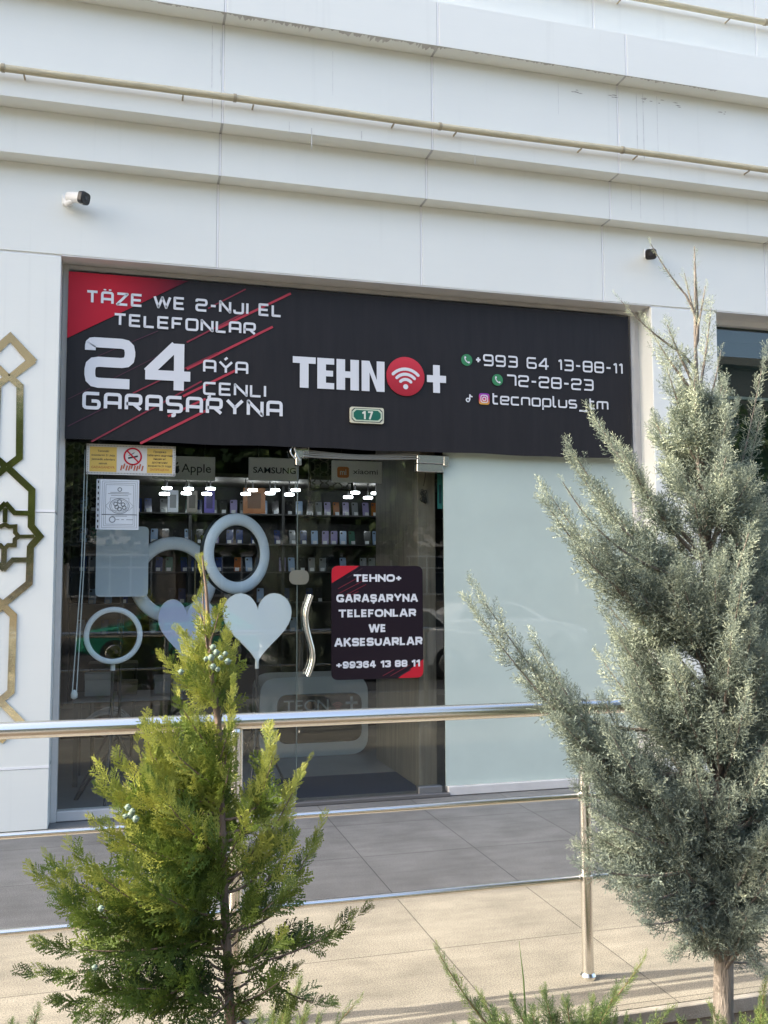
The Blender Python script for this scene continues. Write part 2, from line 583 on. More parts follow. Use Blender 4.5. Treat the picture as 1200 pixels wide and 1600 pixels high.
def font_text(mb, text, x0, x1, z0, cap, y, weight=0.0, m=0, fit=True, center=None):
    """lettering in Blender's own face, thickened by 'weight', fitted between x0 and x1"""
    def grab(body):
        cu = bpy.data.curves.new('lettering', 'FONT')
        cu.body = body; cu.size = 1.0; cu.offset = weight; cu.fill_mode = 'FRONT'; cu.resolution_u = 4
        o = bpy.data.objects.new('lettering', cu)
        COL.objects.link(o)
        dg = bpy.context.evaluated_depsgraph_get(); dg.update()
        me = bpy.data.meshes.new_from_object(o.evaluated_get(dg))
        v = np.array([tuple(p.co) for p in me.vertices]) if len(me.vertices) else np.zeros((0, 3))
        f = [tuple(p.vertices) for p in me.polygons]
        bpy.data.objects.remove(o); bpy.data.curves.remove(cu); bpy.data.meshes.remove(me)
        return v, f
    if 'H' not in _capc:
        vh, _ = grab('H'); _capc['H'] = vh[:, 1].max() - vh[:, 1].min()
    v, f = grab(text)
    if not len(v): return mb
    sz = cap / _capc['H']
    xa, xb = v[:, 0].min(), v[:, 0].max()
    sx = (x1 - x0) / (xb - xa) if fit else sz
    if center is not None: x0 = center - (xb - xa) * sx / 2
    mb.add([(x0 + (p[0] - xa) * sx, y, z0 + p[1] * sz) for p in v], f, m)
    return mb


_capc = {}


def wifi(mb, cx, cz, r, y, m=0, rot=0.0):
    """dot and three arcs"""
    mb.strips([circ(cx, cz, r * .17, n=16)], y, m=m)
    for k, rr in enumerate((.48, .82, 1.16)):
        a = [math.pi / 2 + t for t in np.linspace(.82, -.82, 11)]
        q = stroke([(cx + rr * r * math.cos(t), cz + rr * r * math.sin(t)) for t in a], r * .2)
        mb.strips(q, y, m=m)
        for t in (a[0], a[-1]):
            mb.strips([circ(cx + rr * r * math.cos(t), cz + rr * r * math.sin(t), r * .1, n=10)], y - .0004, m=m)
    return mb


HB = {
    'E': (.62, [([(0, -.0), (0, 1)], O_, 0), ([(0, 1), (1, 1)], O_, 0), ([(0, .5), (.93, .5)], O_, 0), ([(0, 0), (1.02, 0)], O_, 0)]),
    'H': (.86, [([(0, 0), (0, 1)], O_, 0), ([(1, 0), (1, 1)], O_, 0), ([(0, .5), (1, .5)], O_, 0)]),
    'N': (.86, [([(0, 0), (0, 1)], O_, 0), ([(1, 0), (1, 1)], O_, 0), ([(-.02, .95), (1.02, .05)], O_, 0)]),
    'T': (.92, [([(-.1, 1), (1.1, 1)], O_, 0), ([(.5, 0), (.5, 1)], O_, 0)]),
    'L': (.62, [([(0, 0), (0, 1)], O_, 0), ([(0, 0), (1.1, 0)], O_, 0)]),
    'F': (.60, [([(0, 0), (0, 1)], O_, 0), ([(0, 1), (1.1, 1)], O_, 0), ([(0, .46), (.95, .46)], O_, 0)]),
    'O': (.98, [([(0, 0), (0, 1), (1, 1), (1, 0)], C_, .45)]),
    'G': (.96, [([(1.0, .74), (.9, 1), (0, 1), (0, 0), (1, .0), (1, .42)], O_, .42), ([(1.0, .40), (.55, .40)], O_, 0)]),
    'R': (.82, [([(0, 0), (0, 1)], O_, 0), ([(0, 1), (1, 1), (1, .44), (0, .44)], O_, .26), ([(.5, .40), (1.06, 0)], O_, 0)]),
    'A': (1.02, [([(0, 0), (.46, 1)], O_, 0), ([(1, 0), (.54, 1)], O_, 0), ([(.22, .24), (.78, .24)], O_, 0)]),
    'S': (.80, [([(.98, .74), (.92, 1), (0, 1), (0, .53), (1, .49), (1, 0), (.06, 0), (0, .24)], O_, .26)]),
    'Y': (1.0, [([(-.05, 1), (.5, .46)], O_, 0), ([(1.05, 1), (.5, .46)], O_, 0), ([(.5, .5), (.5, 0)], O_, 0)]),
    'W': (1.5, [([(-.03, 1), (.24, 0)], O_, 0), ([(.24, 0), (.5, 1)], O_, 0), ([(.5, 1), (.76, 0)], O_, 0), ([(.76, 0), (1.03, 1)], O_, 0)]),
    'K': (.84, [([(0, 0), (0, 1)], O_, 0), ([(1, 1), (.05, .40)], O_, 0), ([(.36, .62), (1.08, 0)], O_, 0)]),
    'U': (.84, [([(0, 1), (0, 0), (1, 0), (1, 1)], O_, .44)]),
    '9': (.62, [([(.0, .22), (.05, 0), (1, 0), (1, 1), (0, 1), (0, .42), (1, .42)], O_, .3)]),
    '6': (.62, [([(1, .78), (.95, 1), (0, 1), (0, 0), (1, 0), (1, .58), (0, .58)], O_, .3)]),
    '3': (.62, [([(0, .78), (.05, 1), (1, 1), (1, .53), (.4, .52)], O_, .26), ([(.4, .51), (1, .50), (1, 0), (.04, 0), (0, .22)], O_, .26)]),
    '4': (.70, [([(.7, 0), (.7, 1)], O_, 0), ([(.6, 1), (0, .3)], O_, 0), ([(-.12, .25), (1.12, .25)], O_, 0)]),
    '1': (.34, [([(-.1, .74), (.8, 1)], O_, 0), ([(1, 0), (1, 1)], O_, 0)]),
    '8': (.62, [([(0, .5), (0, 1), (1, 1), (1, .5)], C_, .26), ([(0, 0), (0, .5), (1, .5), (1, 0)], C_, .26)]),
    '+': (.62, [([(-.1, .45), (1.1, .45)], O_, 0), ([(.5, .06), (.5, .84)], O_, 0)]),
    '7': (.62, [([(-.08, 1), (1.1, 1)], O_, 0), ([(1, 1), (.3, 0)], O_, 0)]),
}
HB['Ş'] = (.80, HB['S'][1] + [([(.5, -.12), (.55, -.28), (.3, -.30)], O_, .05)])


def heavy_text(mb, text, x0, x1, z0, cap, y, s=.265, gap=.085, m=0):
    sumW = sum(HB[c][0] if c != ' ' else .42 for c in text)
    fixed = sum(s if c != ' ' else 0 for c in text) + gap * (len(text) - 1)
    k = ((x1 - x0) / cap - fixed) / sumW
    x = 0.0
    for c in text:
        if c == ' ':
            x += .42 * k + gap; continue
        wd, strokes = HB[c]
        for i, (pts, closed, rad) in enumerate(strokes):
            ext = s / 2 / (1 - s)
            q_ = []
            for j, (px, pz) in enumerate(pts):
                if rad == 0 and not closed:          # square ends reach the full height
                    if pz in (0, 1) and abs(pts[0][1] - pts[-1][1]) > .5: pz = -ext if pz == 0 else 1 + ext
                q_.append((x + s / 2 + px * wd * k, s / 2 + pz * (1 - s)))
            if rad: q_ = roundpoly(q_, rad, 5, closed)
            w = s * (.86 if abs(pts[0][1] - pts[-1][1]) < .05 and not rad else 1)
            mb.strips([[(x0 + a * cap, z0 + b * cap) for a, b in qq] for qq in stroke(q_, w, closed)], y - .0003 * i, m=m)
        x += wd * k + s + gap
    return mb


# ------------------------------------------------------------------ shared materials
M_white = facade_mat('white_cladding', (.822, .836, .778), .07)
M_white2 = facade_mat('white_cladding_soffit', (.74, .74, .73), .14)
M_joint = mat('joint_profile', (.88, .88, .87), .4)
M_dark = mat('joint_filler', (.50, .50, .49), .7)
M_frame = mat('white_window_frame', (.62, .60, .57), .45, var=.08, scale=6)
M_glass = glass_mat('clear_glass', boost=1.05)
M_steel = mat('brushed_stainless_steel', (.84, .81, .75), .24, 1.0)
M_chrome = mat('polished_steel', (.78, .77, .74), .10, 1.0, bump=.15, bscale=18)
M_gold = mat('polished_brass', (.98, .89, .60), .08, 1.0, bump=.06, bscale=9)
M_black = mat('black_plastic', (.015, .015, .016), .4)
M_wplastic = mat('white_plastic', (.78, .78, .76), .35)
M_letter = mat('white_print', (.70, .71, .73), .5)
M_ink = mat('dark_ink', (.02, .02, .025), .6)
M_red = mat('red_print', (.50, .014, .028), .5, spec=.25)
M_frost = mat('frosted_glass_film', (.525, .61, .55), .75, coat=1.0, bump=.015, bscale=3, spec=.2, var=.05, scale=2.2)
M_pipe = mat('yellowed_pipe', (.56, .50, .34), .5, var=.22, scale=5, stretch=(1.5, 12, 12))
M_paper = mat('paper', (.62, .66, .68), .6)
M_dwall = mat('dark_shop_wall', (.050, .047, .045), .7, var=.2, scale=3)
M_shelfm = mat('dark_shelf_board', (.045, .045, .048), .5)
M_wood = mat('grey_wood_panel', (.21, .175, .13), .55, var=.3, scale=3, stretch=(9, 9, .6))
M_softw = mat('white_diffuser', (.88, .91, .96), .45, coat=.2)

# ------------------------------------------------------------------ setting: ground
M_asph = mat('asphalt', (.038, .038, .040), .85, var=.25, scale=40, bump=.3, bscale=300)
tag(MB().box(-700, 700, -700, 700, -.9, -.42).build('ground', M_asph), kind='structure')
M_dgran = stone_mat('dark_granite', (.262, .260, .246), (.15, .148, .142), 1.272, -1.2875, .665, .6775, .42, .13)
M_bgran = stone_mat('beige_granite', (.368, .332, .258), (.19, .17, .135), 1.272, -1.965, .665, .667, .42, .15)
MB().box(-30, 32, -1.965, .0, -.42, 0).build('dark_pavement', M_dgran)['kind'] = 'structure'
MB().box(-30, 32, -3.335, -1.966, -.42, 0).build('beige_pavement', M_bgran)['kind'] = 'structure'
M_kerb = mat('granite_kerb', (.33, .30, .25), .8, var=.25, scale=9, bump=.3, bscale=150)
kb = MB()
xk = -9.73
while xk < 12:
    kb.box(xk + .002, xk + .998, -3.365, -3.336, -.052, -.001, 0, .003)
    kb.box(xk + .002, xk + .998, -3.350, -3.336, -.42, -.056, 1)
    xk += 1.0
M_plwall = mat('planter_wall_stone', (.23, .19, .15), .8, var=.3, scale=7, stretch=(1, 1, 3))
kb.build('kerb', [M_kerb, M_plwall])['kind'] = 'structure'
M_soil = mat('planter_soil', (.10, .075, .05), .95, var=.4, scale=12, bump=1.0, bscale=40)
MB().box(-30, 32, -5.4, -3.351, -.42, -.30).build('planter_soil', M_soil)['kind'] = 'structure'
MB().box(-30, 32, -5.55, -5.401, -.42, -.18, 0, .01).build('planter_kerb', M_kerb)['kind'] = 'structure'
M_walk = stone_mat('grey_pavers', (.20, .195, .18), (.13, .13, .12), 0, 0, .4, .4, .55, .12)
MB().box(-60, 60, -8.4, -5.551, -.42, -.24).build('sidewalk', M_walk)['kind'] = 'structure'

# ------------------------------------------------------------------ building
FY = -.20
bld = thing('shop_building', 'white panel clad building with stepped cornices above a glazed shop front', 'building', (0, 0, 0))


def band(mb, x0, x1, yf, yb, z0, z1, seams, soffit=None):
    """a run of cladding panels with open joints and pale joint profiles"""
    xs = [x0] + [s for s in seams if x0 < s < x1] + [x1]
    for a, b in zip(xs[:-1], xs[1:]):
        mb.box(a + (.008 if a != x0 else 0), b - (.008 if b != x1 else 0), yf, yb, z0, z1, 0, .002)
    for s in xs[1:-1]:
        mb.box(s - .0079, s + .0079, yf + .005, yb, z0 + .003, z1 - .002, 2)
        mb.box(s - .0055, s + .0055, yf + .0008, yf + .0048, z0 + .001, z1 - .003, 1)


SE = [.548 + 1.4435 * k for k in range(-16, 10)]
BM = [M_white, M_joint, M_dark]
mb = MB(); band(mb, -24, 13, FY, .02, 3.63, 4.212, SE); mb.build('fascia', BM, bld)
mb = MB(); band(mb, -24, 13, -.331, .02, 4.213, 4.504, SE); mb.build('cornice_band', BM, bld)
mb = MB(); band(mb, -24, 13, -.471, .02, 4.505, 5.180, SE); mb.build('cornice_band', BM, bld)
mb = MB(); band(mb, -24, 13, -.604, .02, 5.181, 5.500, SE); mb.build('cornice_band', BM, bld)
mb = MB(); band(mb, -24, 13, -.30, .02, 5.501, 6.9, [s - .09 for s in SE]); band(mb, -24, 13, -.30, .02, 6.905, 9.90, [s - .09 for s in SE])
mb.build('upper_wall', BM, bld)
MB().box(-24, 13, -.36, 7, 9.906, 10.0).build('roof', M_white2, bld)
# pillars (each with its open joints)
def pillar(x0, x1, name='pillar'):
    mb = MB()
    for a, b in ((.004, .372), (.386, 1.957), (1.971, 3.612)):
        mb.box(x0, x1, FY, .30, a, b, 0, .003)
    for z in (.379, 1.964):
        mb.box(x0 + .004, x1 - .004, FY + .012, .29, z - .0065, z + .0065, 2)
        mb.box(x0 + .001, x1 - .001, FY - .002, FY + .004, z - .004, z + .012, 1)
    mb.box(x0 + .002, x1 - .002, FY + .012, .29, 3.6125, 3.6295, 1)
    mb.build(name, BM, bld)
pillar(-1.05, -.447)
pillar(3.838, 4.412)
pillar(-24, -5.4); pillar(8.6, 13)
# opening soffit trims and frame of the main shop window
mb = MB()
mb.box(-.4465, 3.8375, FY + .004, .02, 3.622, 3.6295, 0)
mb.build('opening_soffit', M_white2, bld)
fr = MB()
fr.box(-.446, -.409, -.035, .06, .0, 3.621, 0, .003)
fr.box(3.752, 3.790, -.035, .06, .0, 3.621, 0, .003)
fr.box(3.7905, 3.837, -.01, .06, .0, 3.621, 0)
fr.box(-.4085, 3.7515, -.035, .06, 3.590, 3.621, 0, .003)
fr.box(-.4085, 1.128, -.035, .05, .004, .066, 0, .004)
fr.box(2.222, 3.7515, -.035, .05, .004, .066, 0, .004)
fr.box(-.4085, 3.7515, -.005, .05, 2.470, 2.50, 0)
fr.build('window_frame', M_frame, bld)
MB().box(-.408, 1.134, .001, .011, .067, 2.469).build('window_pane', M_glass, bld)
# frosted window
MB().box(2.214, 3.751, .001, .013, .067, 2.469).build('frosted_window', M_frost, bld)
# glass door
dr = MB().box(1.140, 2.207, .001, .011, .030, 2.400).build('door', M_glass, bld)
hp = []
for t in np.linspace(0, 1, 22):
    px, py = 485 + 4 * math.sin((t - .5) * 2 * math.pi) * 0 , 930 + 128 * t
    hp.append((px, py))
hx = [(487, 930), (480.5, 948), (478, 962), (479.5, 980), (484, 998), (489, 1016), (490, 1030), (486, 1046), (481.5, 1057)]
hpts = [P(a, b, -.062) for a, b in hx]
tt = np.linspace(0, len(hpts) - 1, 40)
hs = np.array([[np.interp(t, range(len(hpts)), [p[k] for p in hpts]) for k in range(3)] for t in tt])
for _ in range(6): hs[1:-1] = (hs[:-2] + 2 * hs[1:-1] + hs[2:]) / 4
hd = MB().tube(hs, .0165, 14)
hb = hs + np.array((.012, .135, 0))
hd.tube(hb, .0165, 14)
for i in (4, 35):
    hd.tube([hb[i] - np.array((0, .012, 0)), hb[i] - np.array((0, .060, 0))], .008, 10)
    hd.tube([hs[i] + np.array((0, .012, 0)), hs[i] + np.array((0, .062, 0))], .008, 10)
hd.build('door_handle', mat('handle_steel', (.70, .69, .65), .16, 1.0), dr)
x, z = XZ(467, 902, -.012)
lk = MB().prism(roundpoly([(x - .066, z - .05), (x + .070, z - .05), (x + .070, z + .05), (x - .066, z + .05)], .05, 6), -.016, .0005)
lk.prism(circ(x + .03, z, .016, n=18), -.026, -.0165)
lk.build('door_lock', mat('satin_nickel', (.42, .40, .34), .35, .9), dr)
pf = MB()
x0, z0 = XZ(653, 722, -.05); x1, z1 = XZ(694, 694, -.05)
pf.box(x0, x0 + .20, -.034, .045, 2.372, 2.432, 0, .003)
pf.box(x0, x0 + .20, -.030, .04, 2.312, 2.368, 0, .003)
pf.box(x0 + .203, x0 + .245, -.032, .045, 2.36, 2.43, 0, .003)
pf.build('top_patch_fitting', M_steel, dr)
x0, z0 = XZ(655, 1247, -.03)
MB().box(x0, x0 + .175, -.022, .034, .012, .075, 0, .003).build('bottom_patch_fitting', mat('scuffed_steel', (.35, .35, .35), .4, .9, rvar=.1), dr)
x0, z0 = XZ(455, 700, -.04)
cl = MB()
cl.box(x0 + .03, x0 + .13, -.03, .04, 2.385, 2.475, 0, .003)
cl.box(x0 + .035, x0 + .075, -.034, .03, 2.33, 2.383, 0, .003)
cl.tube(bez((x0 + .02, -.04, 2.47), (x0 - .04, -.06, 2.42), (x0 + .03, -.05, 2.37), 10), .005, 8)
cl.tube(bez((x0 + .03, -.045, 2.48), (x0 + .0, -.06, 2.45), (x0 + .06, -.05, 2.36), 10), .004, 8)
cl.build('glass_clamp', M_steel, dr)
# closer bar that sags along the door top
sg = MB()
a, b = P(474, 700, -.02), P(655, 704, -.02)
for k, dz in enumerate((0, -.014, -.030, -.048)):
    pts = [(a[0] + (b[0] - a[0]) * t, -.022 - .002 * k, a[2] - .012 + dz + (b[2] - a[2]) * t - .030 * math.sin(math.pi * t) * (1 - k * .22)) for t in np.linspace(0, 1, 18)]
    sg.tube(pts, .0075 if k else .005, 8)
sg.build('door_seal_strip', mat('grey_clear_plastic', (.20, .20, .175), .3), dr)
fl = MB().box(1.134, 1.139, -.002, .013, .030, 2.40).build('door_edge_seal', mat('greenish_glass_edge', (.12, .15, .14), .3), dr)
MB().box(1.12, 2.23, -.05, .09, .0012, .028, 0, .004).build('threshold', mat('threshold_metal', (.20, .19, .18), .5, .6), bld)
# neighbour shop window at the right
nw = MB()
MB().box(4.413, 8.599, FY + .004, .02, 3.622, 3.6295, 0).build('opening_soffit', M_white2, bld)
nw.box(4.4125, 8.599, -.03, .05, 3.575, 3.6215, 0, .003)
MB().box(4.4125, 8.599, -.02, .05, .004, .06, 0).build('side_window_sill', M_white2, bld)
MB().box(4.4125, 8.599, .031, .044, 2.99, 3.012, 0).build('blind_rail', M_white2, bld)
nwf = nw.build('side_window_frame', M_white2, bld)
bl = MB()
M_bl1 = mat('roller_blind_grey', (.12, .12, .11), .8); M_bl2 = mat('roller_blind_blue', (.06, .07, .07), .7)
for i, (za, zb) in enumerate(((3.46, 3.575), (3.34, 3.46), (3.24, 3.34), (3.012, 3.24))):
    bl.box(4.413, 8.598, .045 + .002 * i, .055, za + .001, zb - .001, i % 2)
bl.build('striped_blind', [M_bl1, M_bl2], bld)
MB().box(4.413, 8.598, .022, .030, .061, 3.574).build('side_window_pane', glass_mat('tinted_glass', (.60, .68, .66), 1.3), bld)
MB().box(4.413, 8.598, 1.2, 1.25, .01, 3.574).build('side_shop_screen', mat('teal_screen', (.07, .14, .14), .7), bld)
MB().box(-5.4, -1.05, -.02, .06, .0, 3.63).build('side_window', M_frost, bld)
# shop room
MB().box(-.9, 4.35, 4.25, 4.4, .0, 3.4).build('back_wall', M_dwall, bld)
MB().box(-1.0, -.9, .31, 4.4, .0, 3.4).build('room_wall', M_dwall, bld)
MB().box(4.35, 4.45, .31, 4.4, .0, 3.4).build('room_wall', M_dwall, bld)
MB().box(-1.0, 4.45, .065, 4.4, 3.4, 3.5).build('ceiling', mat('shop_ceiling', (.16, .16, .16), .8), bld)
MB().box(-1.0, 4.45, .001, 4.4, -.06, .0012).build('shop_floor', mat('shop_floor_tiles', (.30, .29, .28), .25, var=.12, scale=2), bld)
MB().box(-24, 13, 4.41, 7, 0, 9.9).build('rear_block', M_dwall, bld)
pw = MB().box(2.10, 2.20, .28, 1.5, .002, 3.39)
pw.build('partition_wall', M_wood, bld)
x0, _ = XZ(653, 900, .2); x1, _ = XZ(681, 900, .2)
MB().box(x0, x1, .20, .279, .002, 3.39, 0, .004).build('wooden_post', M_wood, bld)

M_stain = mat('rain_stain', (.68, .68, .65), .7, var=.2, scale=20)
M_stain2 = mat('dirt_stain', (.46, .44, .40), .8, var=.4, scale=30)
for px, ya, yb_, Yp, w in ((332, 40, 140, -.471, .005), (332, 150, 186, -.471, .006), (345, 60, 120, -.471, .004), (487, 200, 236, -.471, .006), (452, 190, 210, -.471, .005), (565, 205, 220, -.471, .006),
                           (994, 146, 235, -.471, .005), (1004, 146, 250, -.471, .007), (1026, 150, 240, -.471, .004), (1000, 290, 344, -.331, .004), (986, 288, 330, -.331, .003), (1036, 292, 348, -.331, .003), (742, 240, 262, -.471, .004), (872, 130, 180, -.471, .003), (520, 80, 150, -.471, .003)):
    xa, za = XZ(px, ya, Yp); _, zb = XZ(px, yb_, Yp)
    mb = MB().strips([[(xa - w / 2, zb + .02), (xa + w * .2, zb), (xa + w / 2, zb + .03), (xa + w * .4, za), (xa - w * .4, za)]], Yp - .0006)
    mb.build('rain_stain', M_stain, bld)
vs, fs = [], []
xx = -.3
while xx < 4.2:
    amp = 1.0 if .62 < xx < 2.05 else .35
    d = .004 + amp * max(0, rnd.gauss(.018, .024)) * (.6 + .6 * math.sin(xx * 7.3) ** 2)
    vs += [(xx, -.6036, 5.1804), (xx + rnd.uniform(-.002, .002), -.6036 + d, 5.1804)]
    xx += .011
fs = [(2 * i, 2 * i + 1, 2 * i + 3, 2 * i + 2) for i in range(len(vs) // 2 - 1)]
MB().add(vs, fs).build('edge_stain', mat('soffit_stain', (.46, .44, .41), .8, var=.35, scale=12, col2=(.62, .61, .58)), bld)
mb = MB()
for k, (px, py, w) in enumerate(((958, 150, .03), (1010, 158, .05), (1045, 162, .09), (900, 142, .04), (1130, 175, .03))):
    xa, za = XZ(px, py, -.471)
    mb = MB()
    for q in range(5):
        xx = xa + rnd.uniform(-w, w); zz = za + rnd.uniform(-.02, .02); ww = rnd.uniform(.008, .03)
        mb.strips([[(xx - ww, zz), (xx, zz - .003), (xx + ww, zz + .001), (xx, zz + .004)]], -.4718)
    mb.build('dirt_stain', M_stain2, bld)

# conduits along the cornices
def pipe(z, y, label, x_left):
    t = thing('pipe', label, 'pipe', (x_left, y, z))
    mb = MB().tube([(x, y, z + .0035 * math.sin(x * 2.1)) for x in np.arange(x_left, 12, .3)], .0222, 12)
    mb.build('tube', M_pipe, t)
    M_cp = bpy.data.materials.get('pipe_coupling') or mat('pipe_coupling', (.36, .31, .21), .6)
    for k in range(-1, 4):
        xj = .62 + 1.405 * k
        if xj < x_left + .1: continue
        zz = z + .0035 * math.sin(xj * 2.1)
        MB().tube([(xj - .010, y, zz), (xj + .010, y, zz)], .0265, 12).build('coupling', M_cp, t)
        for d in (-.33, .12):
            MB().box(xj + d - .005, xj + d + .005, y - .004, y + .06, z - .031, z - .0245).build('pipe_clip', M_cp, t)


pipe(4.652, -.530, 'yellowed plastic pipe along the cornice above the shop sign', -8)
x, z = XZ(1150, 26, -.36)
pipe(z, -.36, 'yellowed plastic pipe on the set back wall at the top right corner', 2.2)

# ------------------------------------------------------------------ brass ornament on the left pillar
orn = thing('wall_ornament', 'polished brass geometric ornament fixed to the white pillar', 'ornament', (-.75, FY, 1.9))
AX = XZ(10.5, 728, FY)[0]
def OA(pts, sc, ox, oy):
    return [XZ(ox + a * sc, oy + b * sc, FY) for a, b in pts]
k1 = 160 / 674.0; k2 = 120 / 457.0
half = [
    (OA([(62, 470), (212, 345), (70, 196), (-80, 345), (62, 470)], k1, 0, 480), .042),
    (OA([(62, 455), (132, 520), (128, 990), (46, 1052)], k1, 0, 480), .042),
    (OA([(46, 1052), (210, 1205), (206, 1440), (262, 1508), (200, 1578)], k1, 0, 480), .042),
    (OA([(182, 352), (174, 575), (15, 705)], k2, 0, 760), .042),
    (OA([(15, 705), (80, 768), (66, 1220), (0, 1275)], k2, 0, 760), .042),
    (OA([(0, 1275), (125, 1400), (0, 1515)], k2, 0, 760), .042),
    (OA([(33, 98), (88, 158), (172, 160)], k2, 0, 760), .030),
    (OA([(20, 498), (78, 437), (165, 437)], k2, 0, 760), .030),
    (OA([(32, 130), (30, 215)], k2, 0, 760), .026),
    (OA([(110, 298), (205, 297)], k2, 0, 760), .022),
    (OA([(22, 375), (20, 470)], k2, 0, 760), .026),
    (OA([(27, 225), (55, 240), (92, 238), (92, 275), (112, 298), (90, 315), (88, 350), (50, 350), (22, 380)], k2, 0, 760), .026),
]
om = MB()
for i, (pts, w) in enumerate(half):
    for sgn in (1, -1):
        pp = [(AX + sgn * (x - AX), z) for x, z in pts]
        om.strips(stroke(pp, w), FY - .006 - .0003 * (2 * i + (sgn < 0)), thick=.0055)
om.build('ornament_strips', M_gold, orn)

# ------------------------------------------------------------------ big shop sign
SY = -.075
sx0, sx1, sz0, sz1 = XZ(104, 560, SY)[0], XZ(984, 600, SY)[0], XZ(540, 701.5, SY)[1], XZ(108, 424, SY)[1]
sign = thing('shop_sign', 'long black shop sign with white lettering and red stripes above the glass door', 'sign', ((sx0 + sx1) / 2, SY, sz0))
M_ban = mat('black_banner', (.0185, .0165, .0175), .5, var=.16, scale=3, stretch=(6, 6, .7), bump=.14, bscale=5, spec=.28)
pb = MB()
nx, nz = 60, 8                                   # slightly slack banner cloth over a box
vs = []
for j in range(nz + 1):
    for i in range(nx + 1):
        u, v = i / nx, j / nz
        yy = SY + .003 * math.sin(u * 55) * (1 - v) * v * 2
        zz = sz0 + (sz1 - sz0) * v
        if j == 0: zz += .003 * math.sin(u * 21) + .002 * math.sin(u * 47)
        vs.append((sx0 + (sx1 - sx0) * u, yy, zz))
fs = [(j * (nx + 1) + i, j * (nx + 1) + i + 1, (j + 1) * (nx + 1) + i + 1, (j + 1) * (nx + 1) + i) for j in range(nz) for i in range(nx)]
pb.add(vs, fs, 0, True)
pb.box(sx0 + .004, sx1 - .004, SY + .006, -.037, sz0 + .02, sz1 - .004)
pb.build('banner', M_ban, sign)


def dgr(name, c0, c1, ax, p0, p1):
    """printed two-colour blend across the sign"""
    m = mat(name, c0, .5, spec=.25)
    n, l = m.node_tree.nodes, m.node_tree.links
    tc = n.new('ShaderNodeTexCoord'); sp = n.new('ShaderNodeSeparateXYZ'); l.new(tc.outputs['Object'], sp.inputs[0])
    mr = n.new('ShaderNodeMapRange'); mr.inputs['From Min'].default_value = p0; mr.inputs['From Max'].default_value = p1
    l.new(sp.outputs[ax], mr.inputs['Value'])
    rp = n.new('ShaderNodeValToRGB'); rp.color_ramp.elements[0].color = (*c0, 1); rp.color_ramp.elements[1].color = (*c1, 1)
    l.new(mr.outputs[0], rp.inputs[0]); l.new(rp.outputs[0], n['Principled BSDF'].inputs['Base Color'])
    return m


SX = (sx0 + sx1) / 2
ly = SY - .0045
z3 = lambda a, b: XZ(90 + a * .39167, 400 + b * .39167, SY)      # enlarged crop -> sign plane
cp = MB()
c0 = z3(44, 328); c1 = z3(520, 108)
cp.prism([(sx0 + .001, c0[1]), (c1[0], sz1 - .001), (sx0 + .001, sz1 - .001)], ly, ly + .0015)
cp.build('red_corner', dgr('red_corner_print', (.47, .012, .028), (.10, .008, .020), 0, sx0 - SX + .28, c1[0] - SX - .05), sign)
stp = MB()
for a, b, w, mi in (((135, 741), (575, 500), 6, 1), ((330, 748), (590, 618), 9, 0), ((420, 600), (858, 283), 0, 0), ((500, 560), (720, 452), 9, 0),
                    ((515, 452), (858, 283), 9, 0), ((640, 290), (930, 150), 9, 0), ((40, 680), (200, 600), 4, 2), ((300, 548), (640, 385), 5, 1),
                    ((515, 345), (750, 225), 6, 1), ((600, 210), (750, 133), 5, 1), ((220, 490), (420, 390), 3, 2), ((40, 572), (130, 528), 3, 2), ((160, 400), (400, 300), 3, 2), ((440, 640), (590, 570), 8, 0)):
    if not w: continue
    p, q = z3(*a), z3(*b)
    stp.strips(stroke([p, q], w * .39167 / 221), ly - .0002, m=mi)
M_st2 = mat('dim_red_print', (.22, .018, .035), .5); M_st3 = mat('plum_print', (.060, .014, .030), .5)
stp.build('red_stripes', [mat('stripe_red_print', (.42, .030, .050), .5), M_st2, M_st3], sign)

ty = SY - .0078


def line(text, name, a, b, capz, sw=.17, fn=square_text, **k):
    """a = baseline start, b = baseline end (picture points on the sign), capz = cap height in picture px"""
    x0, zz = XZ(*a, SY); x1, zb = XZ(*b, SY)
    zt = XZ(a[0], a[1] - capz, SY)[1]
    mb = MB()
    fn(mb, text, x0, x1, (zz + zb) / 2, zt - zz, ty, s=sw, **k)
    return mb.build(name, M_letter, sign)


line('TÄZE WE 2-NJI EL', 'lettering', (134, 474), (440, 496.5), 20.6, .185)
line('TELEFONLAR', 'lettering', (177, 509), (399.5, 524.5), 20.0, .185)
line('24', 'numerals', (131.5, 606), (303.5, 613), 79, .20)
line('AÝA', 'lettering', (317, 583), (387.7, 586), 20.5, .175)
line('ÇENLI', 'lettering', (317, 618), (415.5, 621), 20.5, .175)
line('GARAŞARYNA', 'lettering', (128.4, 639), (441.4, 653.5), 27.5, .19)
line('+993 64 13-88-11', 'lettering', (742, 572.5), (972.3, 584.3), 18.5, .155)
line('72-28-23', 'lettering', (790.6, 604.5), (926.9, 610.5), 18.5, .155)
line('tecnoplus_tm', 'lettering', (769, 633), (950, 640.6), 14.2, .19)
